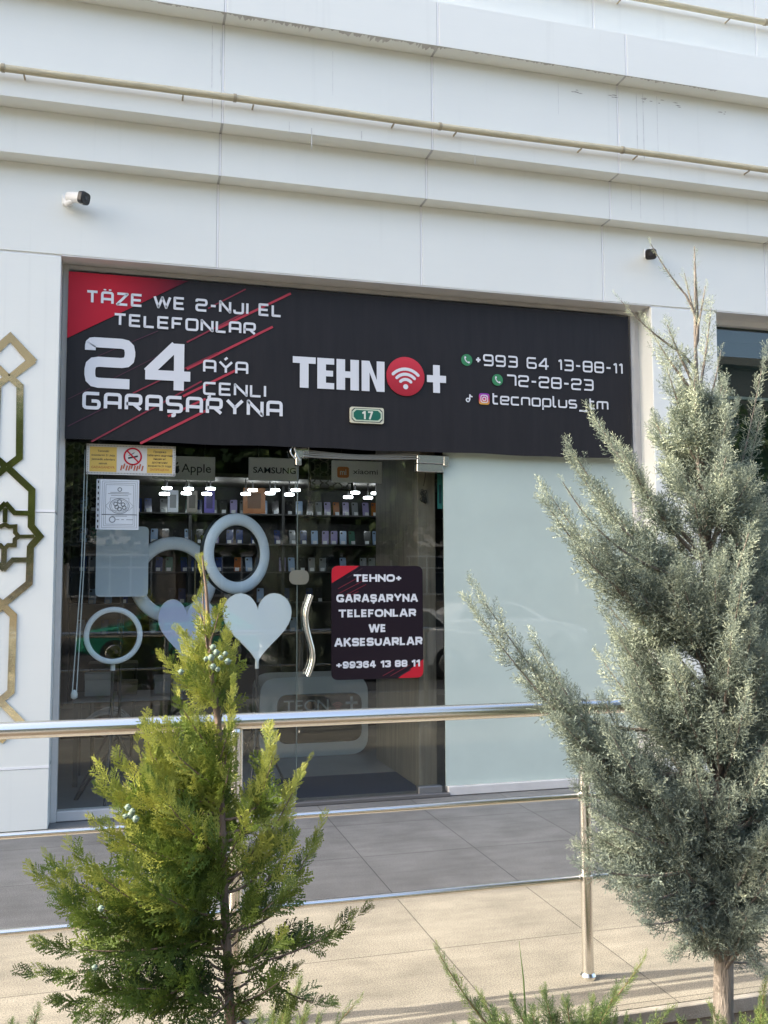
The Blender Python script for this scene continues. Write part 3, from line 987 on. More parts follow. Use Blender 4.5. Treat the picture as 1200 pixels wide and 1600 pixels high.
# TEHN (heavy) + red disc + cross
GB = {'T': [([(0, 1), (1, 1)], O_), ([(.5, 1), (.5, 0)], O_)]}
mb = MB()
x0, zz = XZ(457, 603, SY); x1, _ = XZ(600.5, 610, SY)
hh = XZ(457, 555.5, SY)[1] - zz + .004; zz -= .010
xs = [(0, .245, 'T'), (.262, .445, 'E'), (.47, .715, 'H'), (.745, 1.0, 'N')]
Wd = x1 - x0
for a, b, c in xs:
    xa, xb = x0 + a * Wd, x0 + b * Wd
    w = .062
    R = lambda l, r, bt, tp: mb.strips([[(l, zz + bt * hh), (r, zz + bt * hh), (r, zz + tp * hh), (l, zz + tp * hh)]], ty)
    if c == 'T':
        R(xa, xb, .79, 1); R((xa + xb) / 2 - w / 2, (xa + xb) / 2 + w / 2, 0, .79)
    elif c == 'E':
        R(xa, xa + w, 0, 1); R(xa + w, xb, .80, 1); R(xa + w, xb - .008, .41, .60); R(xa + w, xb, 0, .20)
    elif c == 'H':
        R(xa, xa + w, 0, 1); R(xb - w, xb, 0, 1); R(xa + w, xb - w, .40, .61)
    else:
        R(xa, xa + w - .004, 0, 1); R(xb - w + .004, xb, 0, 1)
        mb.strips([[(xa + w - .004, zz + hh), (xa + w - .004, zz + hh * .62), (xb - w + .004, zz), (xb - w + .004, zz + .38 * hh)]], ty)
mb.build('lettering', M_letter, sign)
cx, cz = XZ(633, 588.7, SY); rr = 31.4 / 221
dk = MB().prism(circ(cx, cz, rr, n=44), ty - .004, ty + .001)
dk = dk.build('red_disc', dgr('red_disc_print', (.36, .018, .03), (.62, .045, .07), 2, cz - sz0 - rr, cz - sz0 + rr), sign)
wm = MB(); wifi(wm, cx, cz - rr * .53, rr * .78, ty - .0055); wm.build('wifi_mark', M_letter, dk)
cx, cz = XZ(681.5, 592.5, SY)
a, b, t = .073, .102, .026
MB().prism([(cx - a, cz - t), (cx - t, cz - t), (cx - t, cz - b), (cx + t, cz - b), (cx + t, cz - t), (cx + a, cz - t), (cx + a, cz + t), (cx + t, cz + t), (cx + t, cz + b), (cx - t, cz + b), (cx - t, cz + t), (cx - a, cz + t)], ty, ty + .001).build('plus_mark', M_letter, sign)
# phone, note and camera marks
M_green = mat('green_print', (.035, .22, .085), .5)
for px, py in ((728.8, 562.8), (776.7, 594)):
    cx, cz = XZ(px, py, SY); r = 9.6 / 221
    g = MB().prism(circ(cx, cz, r, n=26), ty, ty + .001).build('phone_mark', M_green, sign)
    hm = MB()
    arc = [(cx - r * .36 + r * .02, cz + r * .48), (cx - r * .36, cz + r * .2), (cx - r * .16, cz - r * .18), (cx + r * .14, cz - r * .42), (cx + r * .42, cz - r * .46)]
    hm.strips(stroke(roundpoly(arc, r * .2, 3, False), r * .17), ty - .0015)
    hm.strips([circ(cx - r * .29, cz + r * .42, r * .17, r * .2, 10), circ(cx + r * .36, cz - r * .41, r * .19, r * .17, 10)], ty - .0019)
    hm.build('handset', M_letter, g)
cx, cz = XZ(732, 622.5, SY); r = 6.5 / 221
nm = MB()
nm.strips(stroke(circ(cx - r * .25, cz - r * .45, r * .42, n=16), r * .3, True), ty)
nm.strips(stroke([(cx + r * .25, cz - r * .45), (cx + r * .25, cz + r)], r * .32), ty - .0004)
nm.strips(stroke(roundpoly([(cx + r * .25, cz + r * .95), (cx + r * .45, cz + r * .5), (cx + r * .95, cz + r * .38)], r * .3, 3, False), r * .32), ty - .0008)
nm.build('note_mark', M_letter, sign)
cx, cz = XZ(756, 623.6, SY); r = 9.2 / 221
M_ig = dgr('orange_violet_print', (.72, .40, .06), (.26, .05, .42), 2, cz - sz0 - r, cz - sz0 + r)
el = M_ig.node_tree.nodes['Color Ramp'].color_ramp.elements.new(.5); el.color = (.62, .04, .16, 1)
ig = MB().prism(rrect(cx - r, cx + r, cz - r, cz + r, r * .5), ty, ty + .001).build('camera_mark', M_ig, sign)
im = MB()
im.strips(stroke(rrect(cx - r * .64, cx + r * .64, cz - r * .64, cz + r * .64, r * .4), r * .15, True), ty - .0014)
im.strips(stroke(circ(cx, cz, r * .32, n=18), r * .15, True), ty - .0014)
im.strips([circ(cx + r * .4, cz + r * .4, r * .09, n=8)], ty - .0014)
im.build('camera_outline', M_letter, ig)

# ------------------------------------------------------------------ house number plate
ny = SY - .016
nx0, nz1 = XZ(547, 634, ny); nx1, nz0 = XZ(599.6, 664, ny)
npx, npz = (nx0 + nx1) / 2, (nz0 + nz1) / 2
npl = thing('number_plate', 'small green house number plate edged in cream on the black sign', 'sign', (npx, ny, nz0))
hw, hh = (nx1 - nx0) / 2, (nz1 - nz0) / 2 - .006
MB().prism(rrect(npx - hw, npx + hw, npz - hh, npz + hh, .016), ny - .004, SY + .0045).build('plate', mat('cream_enamel', (.66, .64, .48), .35), npl)
def notched(a, b, c): return [(npx - a + c, npz - b), (npx + a - c, npz - b), (npx + a, npz - b + c), (npx + a, npz + b - c), (npx + a - c, npz + b), (npx - a + c, npz + b), (npx - a, npz + b - c), (npx - a, npz - b + c)]
gm = MB().strips([notched(hw - .010, hh - .009, .018)], ny - .0062, m=1)
gm.strips([notched(hw - .014, hh - .013, .020)], ny - .0066, m=0)
gm.strips([notched(hw - .024, hh - .022, .020)], ny - .0070, m=2)
gm.build('green_field', [mat('pale_green_enamel', (.55, .62, .45), .35), M_ink, mat('green_enamel', (.012, .13, .085), .3)], npl)
nm = MB(); heavy_text(nm, '17', npx - .040, npx + .044, npz - .029, .058, ny - .0078, .22, .22)
nm.build('numerals', mat('cream_print', (.70, .70, .58), .4), npl)

# ------------------------------------------------------------------ plate on the glass door
dy = -.008
dx0, dz1 = XZ(518, 884, dy); dx1, dz0 = XZ(661.5, 1058.5, dy)
dp = thing('door_plate', 'dark plum plate with red corners and bold white text on the glass door', 'sign', ((dx0 + dx1) / 2, dy, dz0))
R_ = .05
body = rrect(dx0, dx1, dz0, dz1, R_, 6)
MB().prism(body, dy, -.0005).build('plate', mat('plum_acrylic', (.012, .006, .012), .35, spec=.3), dp)
cm = MB()
A = lambda px, py: XZ(px, py, dy)
tl = [(x, z) for x, z in roundpoly([A(518, 912), (dx0, dz1), A(561, 884.5)], R_, 6)]
p1, p2 = A(518.3, 911), A(562, 884.5)
q = roundpoly([(dx0 + .0005, p1[1]), (dx0 + .0005, dz1 - .0005), (p2[0], dz1 - .0005)], R_, 6, False)
cm.strips([[(p1[0], p1[1])] + q[1:]], dy - .0016)
cm.build('red_corner', M_red, dp); cm = MB()
p1, p2 = A(661, 1030), A(622, 1058)
q = roundpoly([(dx1 - .0005, p1[1]), (dx1 - .0005, dz0 + .0005), (p2[0], dz0 + .0005)], R_, 6, False)
cm.strips([q], dy - .0016)
cm.build('red_corner', M_red, dp); cm = MB()
for a, b in (((528, 920), (566, 899)), ((530, 927), (574, 904)), ((540, 930), (572, 913)), ((548, 930), (560, 924)), ((610, 1056), (640, 1039)), ((598, 1056), (616, 1046))):
    cm.strips(stroke([A(*a), A(*b)], .0035), dy - .0018, m=1)
for a, b in (((561, 884.8), (548, 895)), ((566, 888), (542, 903)), ((622, 1057.5), (642, 1046))):
    cm.strips(stroke([A(*a), A(*b)], .007), dy - .0020, m=2)
cm.build('corner_stripes', [M_red, M_st2, mat('plum_print_dark', (.03, .01, .02), .4)], dp)
for txt, a, b, cap in (('TEHNO+', (552, 908.5), (627.5, 909.5), 11.8), ('GARAŞARYNA', (525.3, 940.5), (653, 940.7), 12.4), ('TELEFONLAR', (528.3, 964.5), (650, 963.5), 12.4),
                       ('WE', (576, 988), (603.3, 987.6), 12.6), ('AKSESUARLAR', (522, 1009.8), (660, 1008), 13), ('+99364 13 88 11', (524.7, 1044), (656, 1042), 11)):
    xa, za = A(*a); xb, zb = A(*b)
    zt = A(a[0], a[1] - cap)[1]
    tm = MB(); heavy_text(tm, txt, xa, xb, (za + zb) / 2, zt - za, dy - .0030)
    tm.build('lettering', M_letter, dp)

# ------------------------------------------------------------------ no-smoking sticker, licence sheet
ny = -.003
x0, z1 = XZ(135.5, 692.6, ny); x1, z0 = XZ(273.8, 744.5, ny)
z1 = XZ(205, 695.5, ny)[1]; z0 = XZ(205, 742.5, ny)[1]
stk = thing('warning_sticker', 'yellow and white no smoking notice stuck inside the top left corner of the window', 'sticker', ((x0 + x1) / 2, ny, z0))
MB().box(x0, x1, ny, -.0002, z0, z1).build('sticker_sheet', mat('white_vinyl', (.60, .59, .55), .5), stk)
L = x1 - x0; Hh = z1 - z0
for u0, u1 in ((.035, .335), (.675, .965)):
    ym = MB().strips([[(x0 + u0 * L, z0 + .09 * Hh), (x0 + u1 * L, z0 + .09 * Hh), (x0 + u1 * L, z0 + .91 * Hh), (x0 + u0 * L, z0 + .91 * Hh)]], ny - .0012)
    ym.build('yellow_field', bpy.data.materials.get('yellow_print') or mat('yellow_print', (.62, .42, .09), .5), stk)
bm_ = MB()
for i in range(60):
    u = (i + .5) / 60
    for v in (.05, .95): bm_.strips([[(x0 + u * L - .0022, z0 + v * Hh - .004), (x0 + u * L + .0022, z0 + v * Hh - .004), (x0 + u * L + .0022, z0 + v * Hh + .004), (x0 + u * L - .0022, z0 + v * Hh + .004)]], ny - .0013)
for i in range(18):
    v = (i + .5) / 18
    for u in (.015, .985): bm_.strips([[(x0 + u * L - .0028, z0 + v * Hh - .0026), (x0 + u * L + .0028, z0 + v * Hh - .0026), (x0 + u * L + .0028, z0 + v * Hh + .0026), (x0 + u * L - .0028, z0 + v * Hh + .0026)]], ny - .0013)
bm_.build('dotted_border', mat('grey_print', (.16, .15, .13), .6), stk)
rm = MB()
cx, cz, r = x0 + .514 * L, z0 + .62 * Hh, .27 * Hh
rm.strips(stroke(circ(cx, cz, r, n=28), r * .2, True), ny - .0016)
rm.strips(stroke([(cx - r * .68, cz + r * .68), (cx + r * .68, cz - r * .68)], r * .17), ny - .0024)
rm.build('prohibition_ring', M_red, stk)
km = MB().strips(stroke([(cx - r * .55, cz - r * .22), (cx + r * .6, cz + r * .06)], r * .2), ny - .0020)
km.strips(stroke(roundpoly([(cx - r * .5, cz + r * .1), (cx - r * .1, cz + r * .3), (cx + r * .2, cz + r * .5)], .01, 3, False), r * .08), ny - .0020)
km.build('cigarette_mark', M_ink, stk)
qm = MB()
for i in range(9):
    xx = cx - r * 1.4 + i * r * .31
    zz_ = z0 + .15 * Hh + (0.012 if i % 3 == 1 else 0)
    qm.strips(stroke([(xx, zz_), (xx + r * .16, zz_ + .17 * Hh)], r * .17), ny - .0016)
qm.build('cigarette_row', mat('orange_print', (.42, .10, .04), .5), stk)
tm, to = MB(), MB()
for i, t in enumerate(('Temmäki', 'önümlerini 21 ýaşa', 'ýetmedik adamlara', 'satmak')):
    font_text(tm, t, 0, 1, z0 + (.74 - .135 * i) * Hh, .068 * Hh, ny - .0018, .012, fit=False, center=x0 + .185 * L)
font_text(to, 'GADAGANDYR', 0, 1, z0 + .20 * Hh, .075 * Hh, ny - .0018, .012, fit=False, center=x0 + .185 * L)
for i, t in enumerate(('Продажа', 'табачных изделий', 'лицам не', 'достигшим', 'возраста 21 года')):
    font_text(tm, t, 0, 1, z0 + (.77 - .118 * i) * Hh, .066 * Hh, ny - .0018, .012, fit=False, center=x0 + .82 * L)
font_text(to, 'ЗАПРЕЩЕНА', 0, 1, z0 + .17 * Hh, .07 * Hh, ny - .0018, .012, fit=False, center=x0 + .82 * L)
tm.build('small_print', M_ink, stk); to.build('orange_print', mat('orange_ink', (.40, .12, .03), .6), stk)

x0, z1 = XZ(157, 748.5, ny); x1, z0 = XZ(216.3, 828, ny)
lic = thing('licence_sheet', 'framed paper licence in a clear punched pocket taped to the window', 'paper', ((x0 + x1) / 2, ny, z0))
MB().box(x0, x1, ny, -.0002, z0, z1).build('paper_sheet', M_paper, lic)
L, Hh = x1 - x0, z1 - z0
sv = MB().box(x0 - .024, x0 - .001, ny + .0005, -.0003, z0, z1)
sv.strips([[(x0 - .016, z0 + Hh * (i + .5) / 9 - .009), (x0 - .008, z0 + Hh * (i + .5) / 9 - .009), (x0 - .008, z0 + Hh * (i + .5) / 9 + .009), (x0 - .016, z0 + Hh * (i + .5) / 9 + .009)] for i in range(9)], ny - .0006, m=1)
sv.build('pocket_edge', [mat('clear_pocket', (.48, .51, .52), .2), M_ink], lic)
gm = MB()
for e in (.05, .10, .145):
    gm.strips(stroke([(x0 + e * L, z0 + e * L), (x1 - e * L, z0 + e * L), (x1 - e * L, z1 - e * L), (x0 + e * L, z1 - e * L)], .0022, True), ny - .0010)
cx, cz = (x0 + x1) / 2, z0 + .47 * Hh
gm.strips(stroke(circ(cx, cz, .25 * L, .15 * Hh, 26), .004, True), ny - .0010)
gm.strips(stroke(circ(cx, cz, .21 * L, .125 * Hh, 26), .002, True), ny - .0010)
gm.strips(stroke([(cx - .36 * L, cz), (cx - .24 * L, cz + .09 * Hh), (cx - .24 * L, cz + .16 * Hh), (cx + .24 * L, cz + .16 * Hh), (cx + .24 * L, cz + .09 * Hh), (cx + .36 * L, cz), (cx + .24 * L, cz - .09 * Hh), (cx - .24 * L, cz - .09 * Hh)], .002, True), ny - .0013)
for a, b in ((-.1, .04), (.09, .03), (0, -.06), (.0, .09), (-.07, -.02), (.12, -.03)):
    gm.strips(stroke(circ(cx + a * L, cz + b * Hh, .05 * L, n=10), .006, True), ny - .0016)
gm.strips(stroke(circ(cx, z0 + .80 * Hh, .05 * L, n=12), .005, True), ny - .0010)
gm.strips(stroke(circ(cx - .18 * L, z0 + .2 * Hh, .075 * L, n=14), .006, True), ny - .0010)
for k, (w, zz_) in enumerate(((.24, .735), (.30, .71), (.22, .675), (.44, .30), (.46, .29), (.2, .265))):
    gm.strips([[(cx - w * L, z0 + zz_ * Hh), (cx + w * L, z0 + zz_ * Hh), (cx + w * L, z0 + zz_ * Hh + .003), (cx - w * L, z0 + zz_ * Hh + .003)]], ny - .0010)
for u0, u1 in ((.42, .5), (.55, .62), (.68, .86)):
    gm.strips([[(x0 + u0 * L, z0 + .195 * Hh), (x0 + u1 * L, z0 + .195 * Hh), (x0 + u1 * L, z0 + .2 * Hh + .002), (x0 + u0 * L, z0 + .2 * Hh + .002)]], ny - .0010)
gm.build('licence_print', mat('faded_grey_print', (.17, .19, .20), .6), lic)


# ------------------------------------------------------------------ security cameras
def cctv(base, tip, label):
    b, t = np.array(base), np.array(tip)
    th = thing('security_camera', label, 'camera', base)
    d = (t - b) / np.linalg.norm(t - b)
    mb = MB()
    mb.box(b[0] - .033, b[0] + .033, FY - .018, FY - .003, b[2] - .037, b[2] + .037, 0, .006)
    mb.tube([(b[0], FY - .018, b[2] - .01), (b[0], FY - .06, b[2] - .045), (b[0] + d[0] * .05, FY - .085, b[2] - .028)], [.03, .021, .017], 12)
    mb.build('bracket', M_wplastic, th)
    mb = MB()
    s = b + np.array((0, -.05, .005))
    mb.tube([s, s + d * .01, s + d * .10, s + d * .135], [.018, .034, .037, .040], 16)
    mb.build('housing', M_wplastic, th)
    e = s + d * .1352
    mb = MB()
    up = np.array((0, 0, 1.0)); rt = np.cross(d, up); rt /= np.linalg.norm(rt); u2 = np.cross(rt, d)
    sq = roundpoly([(-.041, -.038), (.041, -.038), (.041, .038), (-.041, .038)], .026, 4)
    ring = lambda k, off: [e + d * off + rt * a * k + u2 * c * k for a, c in sq]
    n = len(sq); vs = ring(1, -.018) + ring(1.02, .010) + ring(.9, .018)
    mb.add(vs, [(i, (i + 1) % n, n + (i + 1) % n, n + i) for i in range(n)] + [(n + i, n + (i + 1) % n, 2 * n + (i + 1) % n, 2 * n + i) for i in range(n)], 0, False)
    mb.add(ring(.9, .018), [tuple(range(n))]); mb.add(ring(1, -.018), [tuple(range(n))[::-1]])
    fc = mb.build('front_cap', M_black, th)
    MB().tube([e + d * .0185, e + d * .021], [.016, .014], 16).build('lens', mat('lens_glass', (.05, .05, .055), .1), fc)
cx, cz = XZ(106, 314, FY)
b_ = np.array((cx, FY, cz))
cctv(b_, b_ + np.array((.135, -.10, -.035)), 'white bullet camera with a black face at the left under the lowest cornice')
cx, cz = XZ(1000, 402, FY)
b_ = np.array((cx + .06, FY, cz + .03))
cctv(b_, b_ + np.array((-.07, -.12, -.075)), 'bullet camera pointing at the street above the right end of the sign')


# ------------------------------------------------------------------ inside the shop
def ring_light(px, py, r_out, tube_r, Y, turn, label, pole=True, pole_to=.0):
    cx, cz = XZ(px, py, Y)
    t = thing('ring_light', label, 'ring light', (cx, Y, 0.002 if pole else cz - r_out))
    ca, sa = math.cos(turn), math.sin(turn)
    R = r_out - tube_r
    mb = MB()
    n, sg = 44, 10
    vs, fs = [], []
    for i in range(n):
        a = 2 * math.pi * i / n
        for k in range(sg):
            b = 2 * math.pi * k / sg
            rad = R + tube_r * math.cos(b); q = tube_r * .45 * math.sin(b)
            lx, lz = rad * math.cos(a), rad * math.sin(a)
            vs.append((cx + lx * ca - q * sa, Y + lx * sa + q * ca, cz + lz))
    for i in range(n):
        for k in range(sg):
            i2, k2 = (i + 1) % n, (k + 1) % sg
            fs.append((i * sg + k, i * sg + k2, i2 * sg + k2, i2 * sg + k))
    mb.add(vs, fs, 0, True)
    mb.build('light_ring', M_softw, t)
    bk = MB()
    vs2 = []
    for i in range(n):
        a = 2 * math.pi * i / n
        for rad, q in ((r_out + .004, .018), (r_out + .004, .03), (R - tube_r - .003, .03), (R - tube_r - .003, .018)):
            lx, lz = rad * math.cos(a), rad * math.sin(a)
            q2 = q + tube_r * .2
            vs2.append((cx + lx * ca - q2 * sa, Y + lx * sa + q2 * ca, cz + lz))
    bk.add(vs2, [(i * 4 + k, i * 4 + (k + 1) % 4, ((i + 1) % n) * 4 + (k + 1) % 4, ((i + 1) % n) * 4 + k) for i in range(n) for k in range(4)], 0, True)
    bk.build('back_shell', M_black, t)
    if pole:
        MB().tube([(cx, Y + .03, cz - r_out), (cx, Y + .03, .38)], .010, 10).build('pole', M_black, t)
        for k in range(3):
            a = .4 + k * 2.094
            MB().tube([(cx, Y + .03, .52), (cx + .30 * math.cos(a), Y + .03 + .22 * math.sin(a), .008)], .009, 8).build('leg', M_black, t)
        MB().tube([(cx, Y + .03, cz - r_out - .045), (cx, Y + .03, cz - r_out + .004)], .017, 10).build('bracket', M_wplastic, t)
    return t


ring_light(371, 865, .292, .044, .36, .52, 'thick tilted ring light standing highest behind the window')
ring_light(271, 906, .318, .049, .62, .10, 'largest ring light half hidden behind the heart and rectangle lamps')
ring_light(177, 993, .199, .019, .40, .06, 'small thin ring light on a tripod at the lower left of the window')


def heart(px, py, w, h, Y, label):
    cx, cz = XZ(px, py, Y)                     # px, py = bottom tip
    t = thing('heart_light', label, 'lamp', (cx, Y, .002))
    pts = []
    for k in range(48):
        a = 2 * math.pi * k / 48
        pts.append((16 * math.sin(a) ** 3, 13 * math.cos(a) - 5 * math.cos(2 * a) - 2 * math.cos(3 * a) - math.cos(4 * a)))
    pts = [(cx + x / 32 * w, cz + (z + 17) / 28.9 * h) for x, z in pts]
    MB().prism(pts, Y - .012, Y + .0).build('diffuser', M_softw if 'pale' in label else mat('lilac_diffuser', (.66, .68, .92), .45, coat=.2), t)
    MB().prism([(cx + (x - cx) * 1.02, cz + .5 * h + (z - cz - .5 * h) * 1.02) for x, z in pts], Y + .001, Y + .03).build('back_shell', M_wplastic, t)
    MB().tube([(cx, Y + .015, cz + .03), (cx, Y + .015, cz - .03)], .014, 10).build('bracket', M_wplastic, t)
    MB().tube([(cx, Y + .015, cz - .03), (cx, Y + .015, .38)], .011, 10).build('pole', M_black, t)
    MB().tube([(cx, Y + .015, cz - .16), (cx, Y + .015, cz - .24)], .018, 10).build('clamp', M_black, t)
    for k in range(3):
        a = .25 + k * 2.094
        MB().tube([(cx, Y + .015, .55), (cx + .27 * math.cos(a), Y + .015 + .2 * math.sin(a), .008)], .009, 8).build('leg', M_black, t)


heart(402, 1038, .470, .485, .10, 'pale heart shaped lamp on a black stand beside the door')
heart(291, 1040, .40, .47, .48, 'lilac heart shaped lamp behind the top of the green tree')
x0, z1 = XZ(151, 822, .5); x1, z0 = XZ(231, 932, .5)
pl = thing('panel_light', 'tall rectangular grey lamp panel with rounded corners below the licence sheet', 'lamp', ((x0 + x1) / 2, .5, .002))
MB().prism(rrect(x0, x1, z0, z1, .035), .495, .525).build('diffuser', mat('grey_diffuser', (.62, .68, .76), .4, coat=.4), pl)
MB().tube([((x0 + x1) / 2, .54, z0 + .05), ((x0 + x1) / 2, .54, .3)], .011, 10).build('pole', M_black, pl)
for k in range(3):
    a = .9 + k * 2.094
    MB().tube([((x0 + x1) / 2, .54, .45), ((x0 + x1) / 2 + .28 * math.cos(a), .54 + .2 * math.sin(a), .008)], .009, 8).build('leg', M_black, pl)

# lattice screen inside the left end of the window and one behind the door
def lattice(px0, py0, px1, py1, Y, label, cell):
    x0, z1 = XZ(px0, py0, Y); x1, z0 = XZ(px1, py1, Y)
    t = thing('lattice_screen', label, 'screen', ((x0 + x1) / 2, Y, z0))
    mb = MB()
    nx_, nz_ = max(2, round((x1 - x0) / cell)), max(2, round((z1 - z0) / cell))
    for i in range(nx_):
        for j in range(nz_):
            cx, cz = x0 + (i + .5) * (x1 - x0) / nx_, z0 + (j + .5) * (z1 - z0) / nz_
            c = cell * .5
            st = [(cx + c * (.98 if k % 2 == 0 else .55) * math.cos(k * math.pi / 6), cz + c * (.98 if k % 2 == 0 else .55) * math.sin(k * math.pi / 6)) for k in range(12)]
            mb.strips(stroke(st, cell * .09, True), Y, m=0, thick=.008)
    mb.build('fretwork', mat('grey_fretwork', (.13, .125, .115), .6), t)
    fr = MB()
    fr.box(x0 - .02, x0, Y - .004, Y + .012, z0 - .02, z1 + .02); fr.box(x1, x1 + .02, Y - .004, Y + .012, z0 - .02, z1 + .02)
    fr.box(x0, x1, Y - .004, Y + .012, z1, z1 + .02); fr.box(x0, x1, Y - .004, Y + .012, z0 - .02, z0)
    fr.build('screen_frame', M_shelfm, t)
lattice(100, 690, 156, 850, .85, 'dark fretwork screen inside the left edge of the window', .105)
lattice(486, 712, 548, 764, 1.35, 'small grey fretwork panel hanging behind the top of the glass door', .10)

# back display wall
SYb = 3.72
su = thing('display_shelves', 'dark wall shelving full of phones at the back of the shop', 'shelves', (1.6, 4.0, .002))
bx0, bx1 = -.6, 4.1
MB().box(bx0, bx1, 3.94, 4.02, .3, 2.95).build('backboard', mat('black_backboard', (.03, .03, .034), .5), su)
shelf_z = []
for py in (806, 851, 893, 940, 985):
    z = XZ(560, py, SYb)[1]
    shelf_z.append(z)
    MB().box(bx0, bx1, SYb - .05, 3.939, z - .014, z).build('shelf', M_shelfm, su)
for x in (-.6, .62, 1.62, 2.75, 4.06):
    MB().box(x, x + .03, SYb - .03, 3.939, .3, 2.6).build('upright', M_shelfm, su)
zc = XZ(400, 757, 3.0)[1]
MB().box(bx0, bx1, 2.95, 4.159, zc + .06, zc + .10).build('canopy', mat('canopy_board', (.12, .11, .10), .6), su)
MB().box(bx0, bx1, 3.30, 4.159, .004, .30).build('plinth', M_shelfm, su)
M_lamp = mat('lamp_face', (.9, .95, 1), .5, emit=(.90, .95, 1.0), estr=4.5)
for i, (px, py) in enumerate(((257, 772), (261, 763), (291, 771), (295, 764), (323, 772), (329, 764), (384, 772), (395, 766), (422, 771), (430, 766), (452, 773), (462, 766), (544, 777), (555, 770), (575, 778), (587, 771))):
    Yl = 3.05 if i % 2 == 0 else 3.30
    x, z = XZ(px, py, Yl)
    side = 'left window' if px < 465 else 'glass door'
    t = thing('ceiling_lamp', 'lit white spot lamp over the phone shelves seen through the ' + side, 'lamp', (x, Yl, z), 'spot lamps over the phone shelves')
    MB().tube([(x, Yl, z + .0135), (x, Yl, zc + .058)], .006, 8).build('stem', M_shelfm, t)
    MB().lathe([(.044, z - .010), (.049, z - .006), (.049, z + .010), (.046, z + .013)], x, Yl, 16).build('lamp_bowl', M_lamp, t)
PH = {'dark blue': (.03, .05, .16), 'pale blue': (.30, .42, .62), 'black': (.02, .02, .025), 'grey': (.20, .22, .24), 'green': (.07, .16, .13), 'lilac': (.30, .27, .48), 'orange': (.30, .10, .03)}
PHM = {k: mat('phone_' + k.replace(' ', '_'), v, .2, coat=.3) for k, v in PH.items()}
M_tag = mat('price_card', (.55, .58, .62), .5)
proto = {}
rows = ['top', 'second', 'middle', 'fourth', 'lowest']
cols_ = list(PH)
for ri, z in enumerate(shelf_z):
    x = -.45
    while x < 3.2:
        if rnd.random() < (.9 if ri < 3 else .6):
            c = rnd.choices(cols_, (5, 4, 4, 3, 2, 2, 1))[0]
            if c not in proto:
                t = thing('phone', '', 'phone', (0, 0, 0))
                ph = MB()
                ph.prism([(a, b) for a, b in rrect(-.037, .037, 0, .155, .010)], -.004, .004)
                ph.build('body', PHM[c], t)
                MB().prism(circ(-.018, .13, .011, n=10), -.0065, -.0041).build('camera_island', M_black, t)
                MB().box(-.022, .022, -.030, -.028, .0, .036).build('price_card', M_tag, t)
                proto[c] = t
                r = t
            else:
                r = proto[c].copy(); COL.objects.link(r)
                for ch in proto[c].children:
                    cc = ch.copy(); COL.objects.link(cc); cc.parent = r
            r.location = (x, SYb + .02 + rnd.random() * .06, z + .001)
            r.rotation_euler = (math.radians(-9), 0, rnd.uniform(-.35, .25))
            r['label'] = '%s phone standing on the %s back shelf inside the shop' % (c, rows[ri])
            r['group'] = 'phones standing on the back shelves'
        x += rnd.choice((.10, .105, .125, .16))
# product boxes with pictures, upper left of the shelf wall
for i, (px, c, ct) in enumerate(((270, (.55, .58, .68), 'white'), (300, (.20, .18, .16), 'brown'), (327, (.10, .08, .36), 'violet'), (397, (.30, .11, .03), 'orange'))):
    x, z = XZ(px, 806, SYb - .06)
    w = .055 if i < 3 else .12
    t = thing('phone_poster', '%s product card leaning above the top back shelf, left of the door' % ct, 'poster', (x, SYb - .06, shelf_z[0] + .002))
    h = .235 if i < 3 else .28
    MB().prism(rrect(x - w, x + w, shelf_z[0] + .002, shelf_z[0] + h, .006), SYb - .06, SYb - .05).build('card', mat('card_' + ct, c, .4), t)
    MB().strips([rrect(x - w * .6, x + w * .6, shelf_z[0] + h * .2, shelf_z[0] + h * .8, .004)], SYb - .062).build('picture', mat('card_picture_' + ct, tuple(v * .35 for v in c), .4), t)

# hanging brand boards
def board(px0, py0, px1, py1, Y, text, a, b, base, cap, label, weight):
    x0, z1 = XZ(px0, py0, Y); x1, z0 = XZ(px1, py1, Y)
    t = thing('brand_board', label, 'sign', ((x0 + x1) / 2, Y, z0))
    MB().box(x0, x1, Y, Y + .03, z0, z1, 0, .003).build('panel', mat('grey_board', (.80, .82, .86), .5), t)
    for xx in (x0 + .08, x1 - .08):
        MB().tube([(xx, Y + .015, z1), (xx, Y + .015, 3.399)], .003, 6).build('wire', M_steel, t)
    tm = MB()
    xa, zb = XZ(a, base, Y); xb, _ = XZ(b, base, Y); zt = XZ(a, base - cap, Y)[1]
    font_text(tm, text, xa, xb, zb, zt - zb, Y - .004, weight)
    tm.build('lettering', mat('navy_print', (.012, .018, .05), .5), t)
    return t, x0, x1, z0, z1
t, x0, x1, z0, z1 = board(238, 711, 336, 751, 1.0, 'Apple', 283.5, 329.5, 737.5, 13.5, 'hanging grey board with a dark fruit emblem behind the yellow notice', .004)
cx, cz = XZ(275, 731, 1.0)
am = MB()
am.strips([roundpoly([(cx - .028, cz + .018), (cx, cz + .010), (cx + .026, cz + .020), (cx + .020, cz), (cx + .030, cz - .020), (cx + .012, cz - .045), (cx, cz - .040), (cx - .014, cz - .045), (cx - .032, cz - .010)], .014, 3)], .996)
am.strips([roundpoly([(cx - .002, cz + .022), (cx + .002, cz + .040), (cx + .018, cz + .050), (cx + .014, cz + .030)], .006, 2)], .996)
am.build('emblem', mat('navy_emblem', (.012, .018, .05), .5), t)
board(389, 714, 467, 752, 1.0, 'SAMSUNG', 395.5, 462, 738.6, 9.2, 'hanging grey board with wide bold capital letters left of the door', .016)
t, x0, x1, z0, z1 = board(519, 719, 597, 755, .8, 'xiaomi', 551.5, 590, 740.5, 8.2, 'hanging pale board with lower case letters seen through the door', .004)
x, z = XZ(536, 738, .8)
MB().prism(rrect(x - .048, x + .048, z - .044, z + .044, .02), .796, .7999).build('emblem', mat('orange_emblem', (.50, .17, .05), .5), t)
